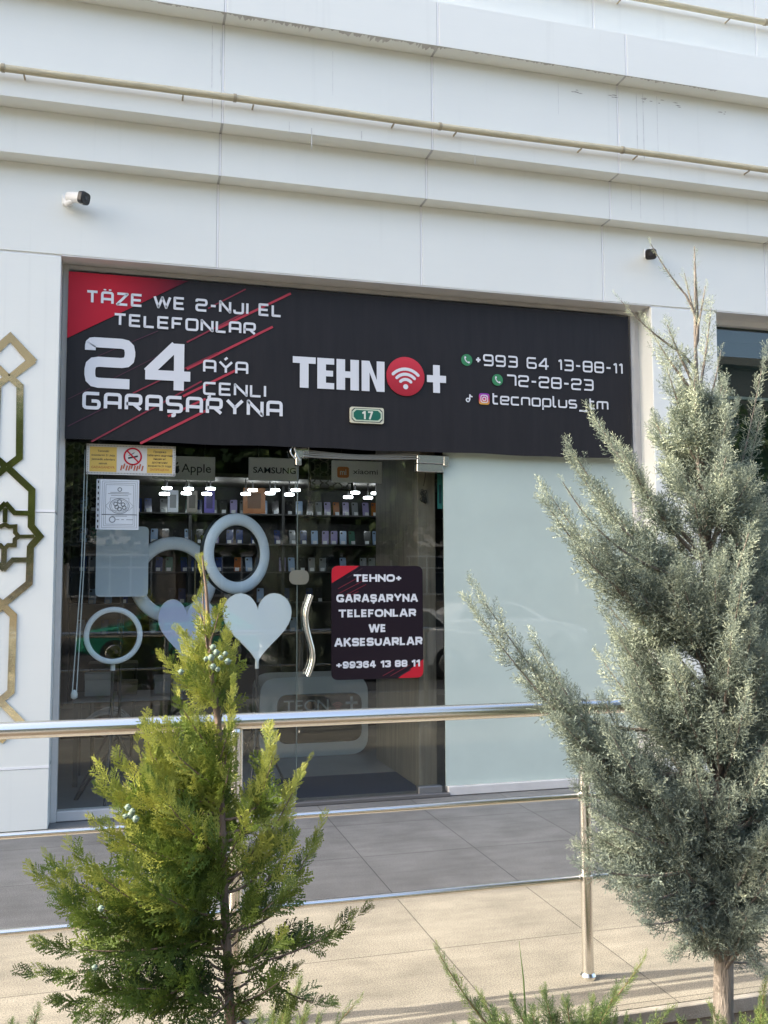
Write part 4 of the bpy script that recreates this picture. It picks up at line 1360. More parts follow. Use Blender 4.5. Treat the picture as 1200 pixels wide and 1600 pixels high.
tm = MB(); font_text(tm, 'mi', x - .026, x + .026, z - .020, .045, .794, .02); tm.build('emblem_letters', M_paper, t)

# counter with a rounded frame and lettering
Yc = 1.75
x0, z1 = XZ(406, 1060, Yc); x1, _ = XZ(652, 1060, Yc)
x1 = min(x1, 2.09)
ct = thing('counter', 'dark shop counter with a pale rounded frame standing behind the glass door', 'counter', ((x0 + x1) / 2, Yc, .002))
MB().prism(roundpoly([(x0, .0025), (x1, .0025), (x1, z1), (x0, z1)], .16, 6)[0:], Yc, Yc + .5).build('counter_body', mat('counter_pale', (.62, .66, .65), .35, coat=.3), ct)
xi, zi = XZ(433, 1086, Yc)
MB().prism(roundpoly([(xi, .12), (x1 - .06, .12), (x1 - .06, zi), (xi, zi)], .10, 6), Yc - .006, Yc - .001).build('dark_panel', mat('counter_dark', (.03, .03, .033), .25), ct)
tm = MB()
xa, za = XZ(443, 1112, Yc); xb, _ = XZ(513, 1112, Yc)
zt = XZ(443, 1094.5, Yc)[1]
font_text(tm, 'TECN', xa, xb, za, zt - za, Yc - .009, .0)
xw, zw = XZ(568, 1097, Yc)
for q in (stroke([(xw - .055, zw), (xw + .055, zw)], .022), stroke([(xw, zw - .055), (xw, zw + .055)], .022)):
    xo = XZ(549, 1097, Yc)[0] - xw
    tm.strips([[(a + xo, b) for a, b in qq] for qq in q], Yc - .0095, eps=.0004)
tm.build('lettering', mat('pale_letters', (.52, .54, .54), .4), ct)
xw, zw = XZ(527, 1108, Yc)
tm = MB(); wifi(tm, xw, zw, .05, Yc - .009); tm.build('wifi_mark', mat('dull_red_mark', (.30, .07, .08), .4), ct)
x0, _ = XZ(470, 1240, .1); x1 = 2.09
tag(MB().box(1.10, x1, .10, .86, .0025, .012, 0, .003).build('door_mat', mat('navy_carpet', (.012, .020, .045), .95, bump=.6, bscale=220)),
    'dark blue mat on the floor just inside the glass door', 'mat')
x, z = XZ(686.5, 768, .19)
hp_ = thing('price_poster', 'narrow teal poster beside the frosted window inside the door', 'poster', (x, .19, z - .13))
MB().box(x - .016, x + .03, .185, .19, z - .13, z + .13).build('poster_sheet', mat('teal_paper', (.06, .30, .28), .5), hp_)
MB().box(x - .006, x + .012, .183, .1845, z - .09, z + .05).build('poster_text', mat('dark_teal_print', (.03, .10, .12), .5), hp_)
# hanging decoration on the wooden post
hx_, hz_ = XZ(661, 770, .19)
hd_ = thing('hanging_charm', 'twisted dark wire charm hanging on the wooden post inside the door', 'decoration', (hx_, .19, hz_ - .1))
hm = MB()
hm.tube(bez((hx_ + .02, .185, hz_ + .17), (hx_ + .015, .18, hz_ + .1), (hx_ + .002, .185, hz_ + .05), 8), .003, 6)
for k in range(5):
    hm.tube([(hx_ + .018 * math.cos(t * (1.3 + .2 * k)) + .01 * math.sin(k), .186 - .004 * math.sin(3 * t), hz_ - .03 + (.055 - .006 * k) * math.sin(t + k)) for t in np.linspace(0, 6.28, 22)], .0032, 6)
hm.build('charm', mat('dark_wire', (.03, .025, .02), .5), hd_)

# blind cord at the left of the window
x, z = XZ(133, 700, .05); _, zb = XZ(121, 1085, .05); xb = XZ(116, 1085, .05)[0]
bc = thing('blind_cord', 'pair of thin pale blind cords with a white weight inside the left window edge', 'cord', (x, .05, zb))
MB().tube([(x, .05, 2.40), (x * .5 + xb * .5 + .01, .055, (2.4 + zb) / 2), (xb - .012, .05, zb + .02)], .0035, 6).build('cord', M_paper, bc)
MB().tube([(x + .02, .05, 2.40), (x * .5 + xb * .5 + .025, .055, (2.4 + zb) / 2), (xb + .014, .05, zb + .02)], .0035, 6).build('cord', M_paper, bc)
MB().lathe([(.006, zb - .03), (.02, zb - .022), (.022, zb), (.017, zb + .02), (.005, zb + .03)], xb, .05, 12).build('weight', M_wplastic, bc)
# low table with boxes and a cable coil
tb = thing('low_table', 'dark low table behind the left window under the small ring light', 'table', (.05, 1.2, .002))
MB().box(-.38, .48, 1.0, 1.5, .62, .65, 0, .004).build('tabletop', mat('table_top', (.16, .15, .14), .5), tb)
for a, b in ((-.35, 1.03), (.45, 1.03), (-.35, 1.47), (.45, 1.47)):
    MB().box(a - .018, a + .018, b - .018, b + .018, .0025, .619).build('leg', mat('yellow_leg' if a > 0 else 'black_leg', (.22, .20, .04) if a > 0 else (.03, .03, .03), .5), tb)
for i, (a, b, w, h, c, nmx) in enumerate(((-.30, 1.15, .19, .17, (.40, .40, .38), 'pale carton with a lid seam'), (-.06, 1.2, .15, .10, (.16, .11, .07), 'brown carton with a lid seam'), (.22, 1.2, .22, .13, (.28, .28, .29), 'grey carton with a lid seam'))):
    t = thing('carton', nmx + ' on the low table behind the left window', 'box', (a + w / 2, b, .651))
    MB().box(a, a + w, b, b + .16, .651, .651 + h, 0, .003).build('box_body', mat('carton_' + str('abc'[i]), c, .6, var=.1), t)
    MB().box(a - .003, a + w + .003, b - .003, b + .163, .651 + h * .72, .653 + h, 0, .003).build('lid', mat('carton_lid_' + str('abc'[i]), tuple(v * .8 for v in c), .6), t)
cc = MB()
for k in range(7):
    cc.tube([(-.14 + (.13 + .012 * (k % 3)) * math.cos(t) + .006 * k, .80 + .02 * math.sin(t * 2 + k), .50 + (.055 + .009 * k) * math.sin(t) ) for t in np.linspace(0, 6.28, 24)], .004, 6, closed=False)
tag(cc.build('cable_coil', mat('grey_cable', (.28, .28, .28), .5)), 'loose grey cable coil hanging under the table behind the left window', 'cable')
MB_ = MB().tube([(-.14, .82, .56), (-.14, .98, .615)], .004, 6); 
st = thing('folding_stool', 'black steel folding stool inside the left window behind the cords', 'stool', (-.1, 1.75, .002))
MB().box(-.3, .1, 1.6, 1.95, .82, .86, 0, .008).build('seat', mat('stool_seat', (.10, .08, .07), .6), st)
for a, b in ((-.28, 1.63), (.08, 1.63), (-.28, 1.92), (.08, 1.92)):
    MB().tube([(a, b, .82), (a - .03 * np.sign(.0 + a + .1), b, .004)], .012, 8).build('leg', M_black, st)
gs = thing('gilt_stand', 'thin upright gold stand glinting behind the ring lights', 'stand', (.62, 2.2, .002))
for dx_ in (-.03, .03):
    MB().tube([(.62 + dx_, 2.2, .03), (.62 + dx_, 2.2, 1.95)], .012, 8).build('rod', M_gold, gs)
MB().lathe([(.14, .0025), (.14, .02), (.02, .035)], .62, 2.2, 20).build('base', M_gold, gs)

# ------------------------------------------------------------------ railing
RY = -3.06
rl = thing('railing', 'brushed stainless steel railing along the front of the paved terrace', 'railing', (.38, RY, 0))
MB().tube([(-2.3, RY, 1.024), (3.1, RY, 1.018)], .0285, 20).build('handrail', M_steel, rl)
MB().tube([(-2.3, RY, .681), (3.1, RY, .683)], .0108, 12).build('rail', M_steel, rl)
MB().tube([(-2.3, RY, .375), (3.1, RY, .371)], .0118, 12).build('rail', M_steel, rl)
for xp in (-.96, .38, 1.722, 3.06):
    mb = MB().tube([(xp, RY, .008), (xp, RY, .985)], .0225, 18)
    mb.tube([(xp, RY, .985), (xp, RY, .996)], [.0225, .019], 18)
    p = mb.build('post', M_steel, rl)
    cl = MB()
    for z in (.372, .682):
        cl.tube([(xp - .032, RY, z), (xp + .032, RY, z)], .015, 12)
        cl.tube([(xp, RY, z - .012), (xp, RY, z + .012)], .0262, 16)
    cl.build('rail_clamp', M_steel, p)
    MB().tube([(xp, RY, .0008), (xp, RY, .012)], .031, 20).tube([(xp, RY, .012), (xp, RY, .022)], [.030, .0235], 20).build('base_flange', M_steel, p)

# ------------------------------------------------------------------ foliage kit
def rhombs(segs):
    """(p, q, width, normal) -> (n,4,3) leaf quads"""
    out = []
    for p, q, w, nrm in segs:
        p, q = np.array(p, float), np.array(q, float)
        d = q - p
        s = np.cross(nrm, d); s /= np.linalg.norm(s) + 1e-9
        m = p + d * .42
        out.append([p, m + s * w / 2, q, m - s * w / 2])
    return np.array(out)


def rot2(d, a):
    return np.array([d[0] * math.cos(a) - d[1] * math.sin(a), d[0] * math.sin(a) + d[1] * math.cos(a), d[2]])


def thuja_spray(seed):
    """flat fern-like spray, 1 long, growing along +Y in the X-Y plane"""
    r = random.Random(seed)
    N = np.array([0, 0, 1.0])
    S = []
    p = np.array([0, 0, 0.0]); d = np.array([0, 1.0, 0])
    bend = r.uniform(-.35, .35)
    steps = 10
    for i in range(steps):
        t = i / steps
        q = p + d / steps
        q[2] += r.uniform(-.012, .012)
        S.append((p, q + (q - p) * .35, .042 - .010 * t, N))
        if i >= 1:
            env = .50 * (1 - t) ** .75 * (.45 + .55 * min(1, t * 3.5)) + .07
            side = 1 if i % 2 == 0 else -1
            for sd in ((side, -side) if r.random() < .6 else (side,)):
                ln = env * r.uniform(.7, 1.2)
                dd = rot2(d, -sd * r.uniform(.55, .85))
                pp = q.copy()
                m = max(2, int(ln / .095))
                tw = np.array([r.uniform(-.5, .5), r.uniform(-.5, .5), 0])
                for j in range(m):
                    qq = pp + dd * ln / m
                    qq[2] += r.uniform(-.02, .02)
                    nn = N + tw
                    S.append((pp, qq + (qq - pp) * .45, .043 - .008 * j / m, nn))
                    sl_ = max(.05, ln * .36 * (1 - j / m * .7) * r.uniform(.7, 1.25))
                    s2 = 1 if (j % 2 == 0) else -1
                    for s3 in ((s2, -s2) if r.random() < .55 else (s2,)):
                        d2 = rot2(dd, s3 * r.uniform(.5, .8))
                        e = qq + d2 * sl_
                        e[2] += r.uniform(-.03, .03)
                        S.append((qq, e, .041, nn))
                    dd = rot2(dd, sd * .08)
                    pp = qq
        d = rot2(d, bend / steps)
        p = q
    return rhombs(S).reshape(-1, 3)


def cypress_sprig(seed, side_n=15, spread=.8, wid=.020, sub=5, axis_w=.016):
    """bushy thread-like branchlet, 1 long, growing along +Y, twigs all round"""
    r = random.Random(seed)
    S = []
    p = np.array([0, 0, 0.0]); d = np.array([0, 1.0, 0])
    for i in range(side_n):
        t = i / side_n
        q = p + d / side_n
        rn = np.array([r.uniform(-1, 1), r.uniform(-.2, .2), r.uniform(-1, 1)])
        S.append((p, q + (q - p) * .3, axis_w, rn))
        a = i * 2.4 + r.uniform(-.5, .5)
        rad = np.array([math.cos(a), 0, math.sin(a)])
        ln = (.36 * (1 - t) ** .7 + .07) * r.uniform(.7, 1.2)
        dd = rad * spread + d * r.uniform(.55, .95); dd /= np.linalg.norm(dd)
        pp = q.copy()
        for j in range(sub):
            qq = pp + dd * ln / sub + np.array([r.uniform(-.008, .008) for _ in range(3)])
            nn = np.array([r.uniform(-1, 1) for _ in range(3)])
            S.append((pp, qq + (qq - pp) * .35, wid, nn))
            for _ in range(1 if r.random() < .75 else 2):
                rr_ = np.array([r.uniform(-1, 1) for _ in range(3)])
                d2 = dd * .8 + rr_ * .7; d2 /= np.linalg.norm(d2)
                S.append((qq, qq + d2 * r.uniform(.055, .11), wid * .95, nn))
            dd = dd + d * .06; dd /= np.linalg.norm(dd)
            pp = qq
        d = d + np.array([r.uniform(-.06, .06), 0, r.uniform(-.06, .06)]); d /= np.linalg.norm(d)
        p = q
    return rhombs(S).reshape(-1, 3)


class Crown:
    def __init__(self, templates):
        self.T = templates
        self.inst = [[] for _ in templates]

    def put(self, pos, d, nrm, size, tint):
        y = np.array(d, float); y /= np.linalg.norm(y) + 1e-9
        z = np.array(nrm, float); z = z - y * (z @ y); z /= np.linalg.norm(z) + 1e-9
        x = np.cross(y, z)
        k = rnd.randrange(len(self.T))
        self.inst[k].append((np.stack([x, y, z], 1) * size, np.array(pos, float), tint))

    def build(self, name, material, parent):
        Vs, Ts = [], []
        for T, L in zip(self.T, self.inst):
            if not L: continue
            R = np.stack([a for a, _, _ in L]); p = np.stack([b for _, b, _ in L]); t = np.array([c for _, _, c in L])
            V = np.einsum('kij,nj->kni', R, T) + p[:, None, :]
            Vs.append(V.reshape(-1, 3)); Ts.append(np.repeat(t, len(T)))
        V = np.concatenate(Vs); T = np.concatenate(Ts)
        F = np.arange(len(V), dtype=np.int32).reshape(-1, 4)
        return np_mesh(name, V, F, material, parent, T)


def unit(v):
    v = np.array(v, float)
    return v / (np.linalg.norm(v) + 1e-9)


def plume(cr, a, b, width, n, size, tint, sag=.0, up=.25, taper=.7, t0=.05, flat=False, lean=.8, wild=.0):
    """foliage round an axis curving from a up to b"""
    a, b = np.array(a, float), np.array(b, float)
    ln = np.linalg.norm(b - a)
    c = a * .45 + b * .55 - np.array((0, 0, .13 * ln)) + np.array((0, 0, -sag))
    ph0, fq = rnd.uniform(0, 6), max(3.0, ln / .075)
    N0 = unit((rnd.uniform(-1.0, 1.0), -1, rnd.uniform(-.3, .9)))
    for i in range(n):
        t = t0 + (1 - t0) * (i + rnd.random()) / n
        p = (1 - t) ** 2 * a + 2 * t * (1 - t) * c + t * t * b
        tg = unit(2 * (1 - t) * (c - a) + 2 * t * (b - c))
        r = width / 2 * (max(0.0, 1 - t) ** taper * .9 + .06) * min(1, .45 + t * 2.2)
        r *= .62 + .62 * abs(math.sin(ph0 + t * fq))
        th = rnd.uniform(0, 2 * math.pi)
        e1 = unit(np.cross(tg, (0.13, .2, 1))); e2 = np.cross(tg, e1)
        rad = e1 * math.cos(th) + e2 * math.sin(th)
        k = math.sqrt(rnd.random())
        d = unit(tg * (.75 + .6 * t) + rad * lean * (1.1 - .75 * t) + np.array((0, 0, up)) + wild * np.array((rnd.uniform(-1, 1), rnd.uniform(-1, 1), rnd.uniform(-1, 1))))
        pos = p + rad * r * k * .62
        s = size * rnd.uniform(.7, 1.15) * (1 - .38 * t) * (.75 + .5 * min(1, r * 18))
        if flat:
            nr = N0 + .55 * np.array((rnd.uniform(-1, 1), rnd.uniform(-1, 1), rnd.uniform(-1, 1)))
        else:
            nr = np.array((rnd.uniform(-1, 1), rnd.uniform(-1, 1), rnd.uniform(-1, 1)))
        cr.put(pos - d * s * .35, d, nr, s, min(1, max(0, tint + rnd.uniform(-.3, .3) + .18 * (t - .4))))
    return [tuple((1 - t) ** 2 * a + 2 * t * (1 - t) * c + t * t * b) for t in np.linspace(0, .93, 9)]


# ------------------------------------------------------------------ green arborvitae (left)
M_thuja = leaf_mat('arborvitae_leaf', (.020, .040, .010), (.115, .172, .026), (.42, .43, .085), .20)  # dark and pale ends spread to paint shaded and sunlit foliage
M_bark = mat('grey_brown_bark', (.17, .12, .085), .85, var=.4, scale=14, stretch=(3, 3, .6), bump=.8, bscale=60)
TY = -3.95
tr = thing('arborvitae_tree', 'young yellow green conifer with flat sprays and small pale cones in front of the window', 'tree',
           (.28, TY, -.30))
trunk = [(.275, TY, -.30)] + [tuple(P(px, py, TY + dy)) for px, py, dy in ((360, 1600, 0), (356, 1500, .01), (350, 1400, .0), (347, 1300, -.01), (344, 1200, .01), (341, 1130, .0), (331, 1060, .0), (327, 990, .01), (322, 920, 0), (316, 868, 0))]
TRK = np.array(trunk)
def on_trunk(TRK, z):
    o = np.argsort(TRK[:, 2])
    return np.array([np.interp(z, TRK[o, 2], TRK[o, k]) for k in range(3)])
tm = MB().tube(trunk, [.0135, .0122, .0115, .0108, .0100, .0092, .0084, .0072, .0056, .004, .0018], 10)
cr = Crown([thuja_spray(s) for s in range(9)])
LP = [  # base px, tip px, width px, sprays, tint with sunlit top and shaded base painted in
    (322, 1000, 313, 862, 13, 14, .95), (330, 1000, 346, 938, 18, 10, .85), (322, 985, 305, 930, 8, 5, .9),
    (332, 1065, 283, 985, 34, 20, .9), (335, 1075, 312, 996, 34, 20, .85), (338, 1085, 353, 985, 34, 20, .85), (340, 1090, 366, 1012, 24, 14, .8),
    (340, 1095, 250, 1022, 26, 18, .75), (342, 1105, 285, 1030, 40, 22, .75), (345, 1120, 362, 1040, 30, 18, .65), (340, 1110, 320, 1040, 40, 20, .7),
    (352, 1190, 364, 1062, 18, 20, .8), (342, 1190, 362, 1120, 22, 14, .65), (322, 1160, 274, 1082, 22, 15, .7), (325, 1150, 262, 1125, 18, 10, .6), (330, 1180, 300, 1100, 30, 18, .6),
    (343, 1230, 232, 1130, 44, 30, .7), (343, 1240, 288, 1128, 46, 30, .65), (342, 1260, 328, 1140, 46, 28, .6), (346, 1250, 366, 1160, 20, 10, .6),
    (342, 1270, 250, 1180, 46, 28, .6), (344, 1270, 300, 1180, 50, 28, .5), (346, 1290, 352, 1200, 36, 16, .5),
    (255, 1240, 222, 1118, 16, 12, .9), (240, 1255, 212, 1145, 16, 10, .85), (270, 1230, 232, 1160, 26, 12, .8),
    (408, 1275, 421, 1140, 24, 18, .85), (402, 1260, 434, 1150, 18, 10, .8), (400, 1290, 412, 1190, 26, 14, .7),
    (343, 1350, 152, 1196, 36, 30, .8), (344, 1360, 190, 1192, 42, 32, .8), (345, 1340, 232, 1210, 56, 36, .7), (346, 1340, 292, 1216, 56, 34, .6),
    (347, 1340, 345, 1222, 52, 28, .5), (349, 1350, 388, 1268, 30, 12, .55), (372, 1360, 470, 1206, 28, 24, .85), (390, 1350, 483, 1182, 16, 14, .9),
    (400, 1370, 452, 1258, 36, 24, .75), (425, 1430, 502, 1288, 26, 26, .6), (385, 1410, 462, 1310, 36, 18, .55), (350, 1400, 410, 1320, 34, 12, .45),
    (346, 1400, 250, 1290, 60, 34, .55), (345, 1400, 190, 1270, 56, 34, .6), (346, 1410, 300, 1310, 54, 28, .45), (345, 1380, 210, 1310, 50, 28, .55),
    (320, 1330, 158, 1232, 44, 30, .7), (310, 1350, 148, 1282, 44, 30, .65), (300, 1370, 168, 1318, 46, 28, .55), (330, 1310, 205, 1250, 50, 30, .65), (240, 1430, 75, 1345, 34, 22, .55), (240, 1440, 96, 1410, 40, 26, .45), (280, 1480, 120, 1440, 44, 28, .4), (280, 1540, 140, 1530, 46, 28, .3),
    (280, 1450, 50, 1362, 40, 30, .6), (290, 1450, 110, 1322, 36, 28, .65), (290, 1430, 142, 1370, 50, 28, .5), (320, 1455, 38, 1522, 26, 26, .3),
    (310, 1470, 58, 1470, 34, 28, .35), (325, 1430, 195, 1352, 58, 32, .5), (325, 1500, 88, 1562, 38, 30, .3), (330, 1520, 130, 1588, 36, 26, .3),
    (320, 1460, 180, 1440, 54, 34, .4), (340, 1540, 215, 1562, 48, 28, .3), (345, 1470, 245, 1410, 54, 28, .4), (345, 1560, 270, 1520, 46, 22, .3), (330, 1480, 140, 1480, 46, 30, .35),
    (420, 1500, 572, 1418, 24, 22, .25), (425, 1480, 545, 1452, 24, 18, .25), (400, 1520, 522, 1572, 22, 20, .2), (372, 1450, 448, 1385, 34, 14, .4),
    (365, 1510, 440, 1462, 34, 18, .35), (366, 1570, 462, 1512, 28, 16, .3), (360, 1480, 400, 1430, 36, 14, .35), (362, 1600, 400, 1560, 30, 10, .3),
    (360, 1560, 310, 1600, 36, 14, .25), (350, 1600, 200, 1640, 46, 20, .25), (370, 1590, 520, 1660, 30, 14, .25),
]
PXM = 593.0
cone_spots = []
for bx, by, tx, ty_, w, n, tint in LP:
    lat = abs(tx - 345) / PXM
    dyt = rnd.uniform(-.20, .20) * max(.25, 1 - lat * 1.6) * min(1, max(.25, (ty_ - 860) / 350))
    b = P(tx, ty_, TY + dyt)
    a = P(bx, by, TY + dyt * .25)
    hub = on_trunk(TRK, a[2] - .03)
    n = int(n * (.80 if w > 20 else .95) * ((1.0 if tx < 300 else .75) if by > 1395 else 1.0) * (.80 if ty_ < 970 else 1.25 if ty_ < 1100 else 1))
    ax = plume(cr, a, b, w / PXM * (1.1 if ty_ > 1125 else .95), n, (.106 if ty_ > 1125 else .076) if w > 20 else .062, tint, up=.34, flat=True, lean=.85, taper=.6)
    far = np.linalg.norm(hub - a)
    if far > .02:
        lead = bez(hub, hub * .45 + a * .55 - np.array((0, 0, .02)), a, 6)
        tm.tube([tuple(p) for p in lead] + ax[1:7], list(np.linspace(.0042, .0012, 12)), 6)
        for k in range(int(far / .028)):
            t = rnd.uniform(.25, 1); p = (1 - t) * hub + t * a
            cr.put(p, unit((a - hub) * .6 / far + np.array((rnd.uniform(-.6, .6), rnd.uniform(-.8, .3), rnd.uniform(.1, .9)))), (rnd.uniform(-1, 1), -1, rnd.uniform(-.3, .8)), rnd.uniform(.07, .11), tint + rnd.uniform(-.3, .2))
    else:
        tm.tube(ax[:7], list(np.linspace(.0036, .0012, 7)), 6)
tm.build('trunk', M_bark, tr)
cr.build('crown', M_thuja, tr)
M_cone = mat('glaucous_cone', (.17, .23, .17), .7, var=.25, scale=80)
for px, py in ((338, 1020), (345, 1028), (330, 1028), (352, 1022), (356, 1034), (333, 1012), (333, 1042), (340, 1046), (322, 1030), (283, 1050), (200, 1262), (207, 1268), (196, 1276), (212, 1280), (204, 1274), (148, 1512), (158, 1420)):
    p = P(px, py, TY - .06 + rnd.uniform(-.05, .02))
    cm = MB()
    r = rnd.uniform(.006, .0085)
    cm.lathe([(r * .3, p[2] - r), (r * .8, p[2] - r * .6), (r, p[2]), (r * .85, p[2] + r * .6), (r * .45, p[2] + r * 1.05)], p[0], p[1], 9)
    for k in range(5):
        an = k * 1.257 + rnd.random()
        cm.tube([(p[0] + r * .7 * math.cos(an), p[1] + r * .7 * math.sin(an), p[2] + r * .1), (p[0] + r * 1.35 * math.cos(an), p[1] + r * 1.35 * math.sin(an), p[2] + r * .35)], [r * .35, r * .08], 5)
    cm.build('cone', M_cone, tr)

# ------------------------------------------------------------------ blue grey cypress (right)
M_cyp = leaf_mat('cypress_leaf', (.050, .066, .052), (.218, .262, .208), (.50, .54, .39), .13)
M_cbark = mat('pale_cypress_bark', (.26, .22, .18), .85, var=.45, scale=9, stretch=(4, 4, .7), bump=1.0, bscale=50)
CY = -3.60
ct_ = thing('cypress_tree', 'tall blue grey cypress with a feathery crown and bare pale lower trunk', 'tree', (1.94, CY, -.30))
ctr = [(1.945, CY, -.30)] + [tuple(P(px, py, CY)) for px, py in ((1130, 1580), (1131, 1480), (1129, 1380), (1125, 1250), (1120, 1120), (1112, 980), (1104, 840), (1097, 700), (1088, 580), (1086, 520), (1086, 455), (1085, 385))]
CTR = np.array(ctr)
cm_ = MB().tube(ctr, [.040, .033, .031, .029, .027, .024, .021, .016, .011, .007, .0045, .003, .0015], 12)
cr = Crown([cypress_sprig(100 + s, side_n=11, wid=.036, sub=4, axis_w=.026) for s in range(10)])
CP = [  # last column: tint, painting sunlit shoots pale and shaded lower sprays darker
    (1092, 520, 1085, 383, 16, 14, .9), (1080, 470, 1012, 372, 7, 12, .8), (1088, 500, 1068, 420, 18, 10, .85), (1088, 520, 1103, 440, 20, 12, .8), (1080, 560, 962, 460, 16, 18, .75),
    (1075, 600, 1008, 498, 26, 22, .7), (1095, 600, 1112, 470, 26, 22, .75), (1105, 640, 1128, 540, 24, 18, .7), (1080, 590, 1040, 500, 30, 20, .75),
    (1095, 720, 1038, 560, 54, 54, .65), (1092, 740, 1084, 575, 56, 54, .75), (1100, 720, 1130, 590, 50, 44, .6), (1105, 780, 1152, 625, 50, 46, .55), (1098, 780, 1020, 650, 60, 54, .6),
    (1098, 800, 1075, 650, 62, 54, .65), (1100, 840, 1120, 690, 62, 50, .6),
    (1095, 860, 918, 633, 40, 60, .65), (1070, 850, 965, 690, 44, 44, .6), (1080, 930, 884, 688, 44, 66, .6), (1060, 900, 930, 770, 46, 46, .55), (1085, 1020, 845, 752, 44, 72, .6), (960, 850, 874, 744, 16, 16, .7), (1040, 960, 905, 840, 50, 46, .5),
    (1085, 1000, 940, 850, 60, 60, .5),
    (1110, 1320, 733, 905, 46, 110, .6), (1000, 1230, 828, 985, 30, 44, .6), (1010, 1240, 878, 1060, 44, 50, .5), (1040, 1260, 940, 1085, 44, 50, .5), (900, 1130, 830, 1030, 30, 24, .5), (960, 1200, 850, 1085, 40, 40, .45), (1000, 1260, 890, 1170, 46, 40, .4),
    (1110, 1000, 1000, 830, 74, 80, .55), (1110, 1050, 1060, 850, 78, 80, .6), (1112, 1040, 1130, 850, 74, 76, .55), (1115, 1050, 1192, 820, 64, 66, .5), (1110, 900, 1197, 540, 30, 60, .6), (1130, 860, 1190, 640, 34, 40, .6),
    (1112, 1150, 980, 1000, 74, 78, .5), (1115, 1200, 1040, 1020, 78, 80, .55), (1118, 1200, 1120, 1000, 78, 76, .5), (1120, 1200, 1192, 980, 72, 70, .5), (1130, 1040, 1180, 925, 18, 16, .9), (1115, 1180, 990, 1090, 66, 60, .5),
    (1112, 1330, 898, 1225, 52, 54, .5), (1112, 1350, 900, 1320, 56, 56, .45), (1112, 1370, 930, 1275, 60, 50, .5), (1114, 1380, 965, 1345, 56, 44, .4), (1112, 1290, 930, 1180, 52, 44, .45),
    (1120, 1360, 920, 1300, 54, 60, .45), (1115, 1360, 955, 1380, 48, 46, .4), (1118, 1330, 1000, 1200, 68, 64, .5), (1120, 1340, 1080, 1180, 68, 64, .5), (1122, 1350, 1152, 1200, 62, 60, .5), (1126, 1400, 1205, 1250, 58, 56, .7),
    (1126, 1420, 1195, 1300, 50, 44, .75), (1124, 1400, 1000, 1415, 44, 36, .35), (1126, 1420, 1052, 1490, 34, 30, .3), (1128, 1410, 1192, 1520, 34, 30, .35), (1127, 1400, 1195, 1425, 42, 36, .45), (1125, 1410, 1080, 1450, 44, 34, .35), (1126, 1400, 1040, 1350, 50, 40, .4),
    (1128, 1400, 1165, 1480, 38, 28, .35), (1130, 1500, 1195, 1495, 24, 16, .4),
    (1110, 1000, 1290, 820, 64, 60, .5), (1115, 1150, 1300, 950, 74, 66, .5), (1120, 1300, 1310, 1180, 66, 60, .5), (1118, 1250, 1262, 1050, 74, 66, .5), (1108, 900, 1232, 720, 52, 50, .5), (1124, 1380, 1290, 1320, 56, 44, .45),
]
CM = 490.0
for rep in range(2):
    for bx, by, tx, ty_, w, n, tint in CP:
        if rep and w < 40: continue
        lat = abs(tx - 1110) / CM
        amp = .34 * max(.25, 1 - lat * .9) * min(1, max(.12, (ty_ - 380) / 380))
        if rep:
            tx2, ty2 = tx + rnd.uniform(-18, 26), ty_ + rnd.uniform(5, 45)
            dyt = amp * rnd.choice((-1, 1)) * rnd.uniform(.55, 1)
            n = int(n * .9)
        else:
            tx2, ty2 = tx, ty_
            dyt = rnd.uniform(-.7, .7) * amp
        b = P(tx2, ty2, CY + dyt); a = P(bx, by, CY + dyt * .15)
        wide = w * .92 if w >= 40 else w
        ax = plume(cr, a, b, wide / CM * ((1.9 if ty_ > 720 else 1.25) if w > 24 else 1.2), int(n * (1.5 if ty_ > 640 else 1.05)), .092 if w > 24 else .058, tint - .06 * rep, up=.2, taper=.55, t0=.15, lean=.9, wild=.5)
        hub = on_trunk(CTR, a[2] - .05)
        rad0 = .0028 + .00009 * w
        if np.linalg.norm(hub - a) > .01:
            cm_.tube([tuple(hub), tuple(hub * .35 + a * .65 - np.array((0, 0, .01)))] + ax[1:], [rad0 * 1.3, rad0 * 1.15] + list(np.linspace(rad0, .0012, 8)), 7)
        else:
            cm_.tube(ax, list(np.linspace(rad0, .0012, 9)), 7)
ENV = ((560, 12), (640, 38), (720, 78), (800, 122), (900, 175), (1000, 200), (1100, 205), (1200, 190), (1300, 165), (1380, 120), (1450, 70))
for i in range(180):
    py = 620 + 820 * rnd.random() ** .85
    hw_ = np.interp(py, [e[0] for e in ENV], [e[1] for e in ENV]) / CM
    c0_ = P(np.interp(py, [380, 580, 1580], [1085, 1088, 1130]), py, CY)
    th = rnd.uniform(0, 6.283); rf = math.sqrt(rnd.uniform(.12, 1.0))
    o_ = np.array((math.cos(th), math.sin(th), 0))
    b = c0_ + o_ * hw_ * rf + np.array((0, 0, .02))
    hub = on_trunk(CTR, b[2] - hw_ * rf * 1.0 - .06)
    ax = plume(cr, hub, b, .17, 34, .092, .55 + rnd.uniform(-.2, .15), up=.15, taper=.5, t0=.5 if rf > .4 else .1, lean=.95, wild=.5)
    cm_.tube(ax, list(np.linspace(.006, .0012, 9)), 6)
cm_.build('trunk', M_cbark, ct_)
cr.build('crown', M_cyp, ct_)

# ------------------------------------------------------------------ low junipers and a grass blade in the planter
M_jun = leaf_mat('juniper_leaf', (.045, .085, .030), (.12, .19, .065), (.27, .33, .10), .3)
M_stem = mat('juniper_stem', (.20, .13, .07), .8)
JT = [cypress_sprig(300 + s, side_n=17, spread=.62, wid=.030, sub=3, axis_w=.03) for s in range(5)]


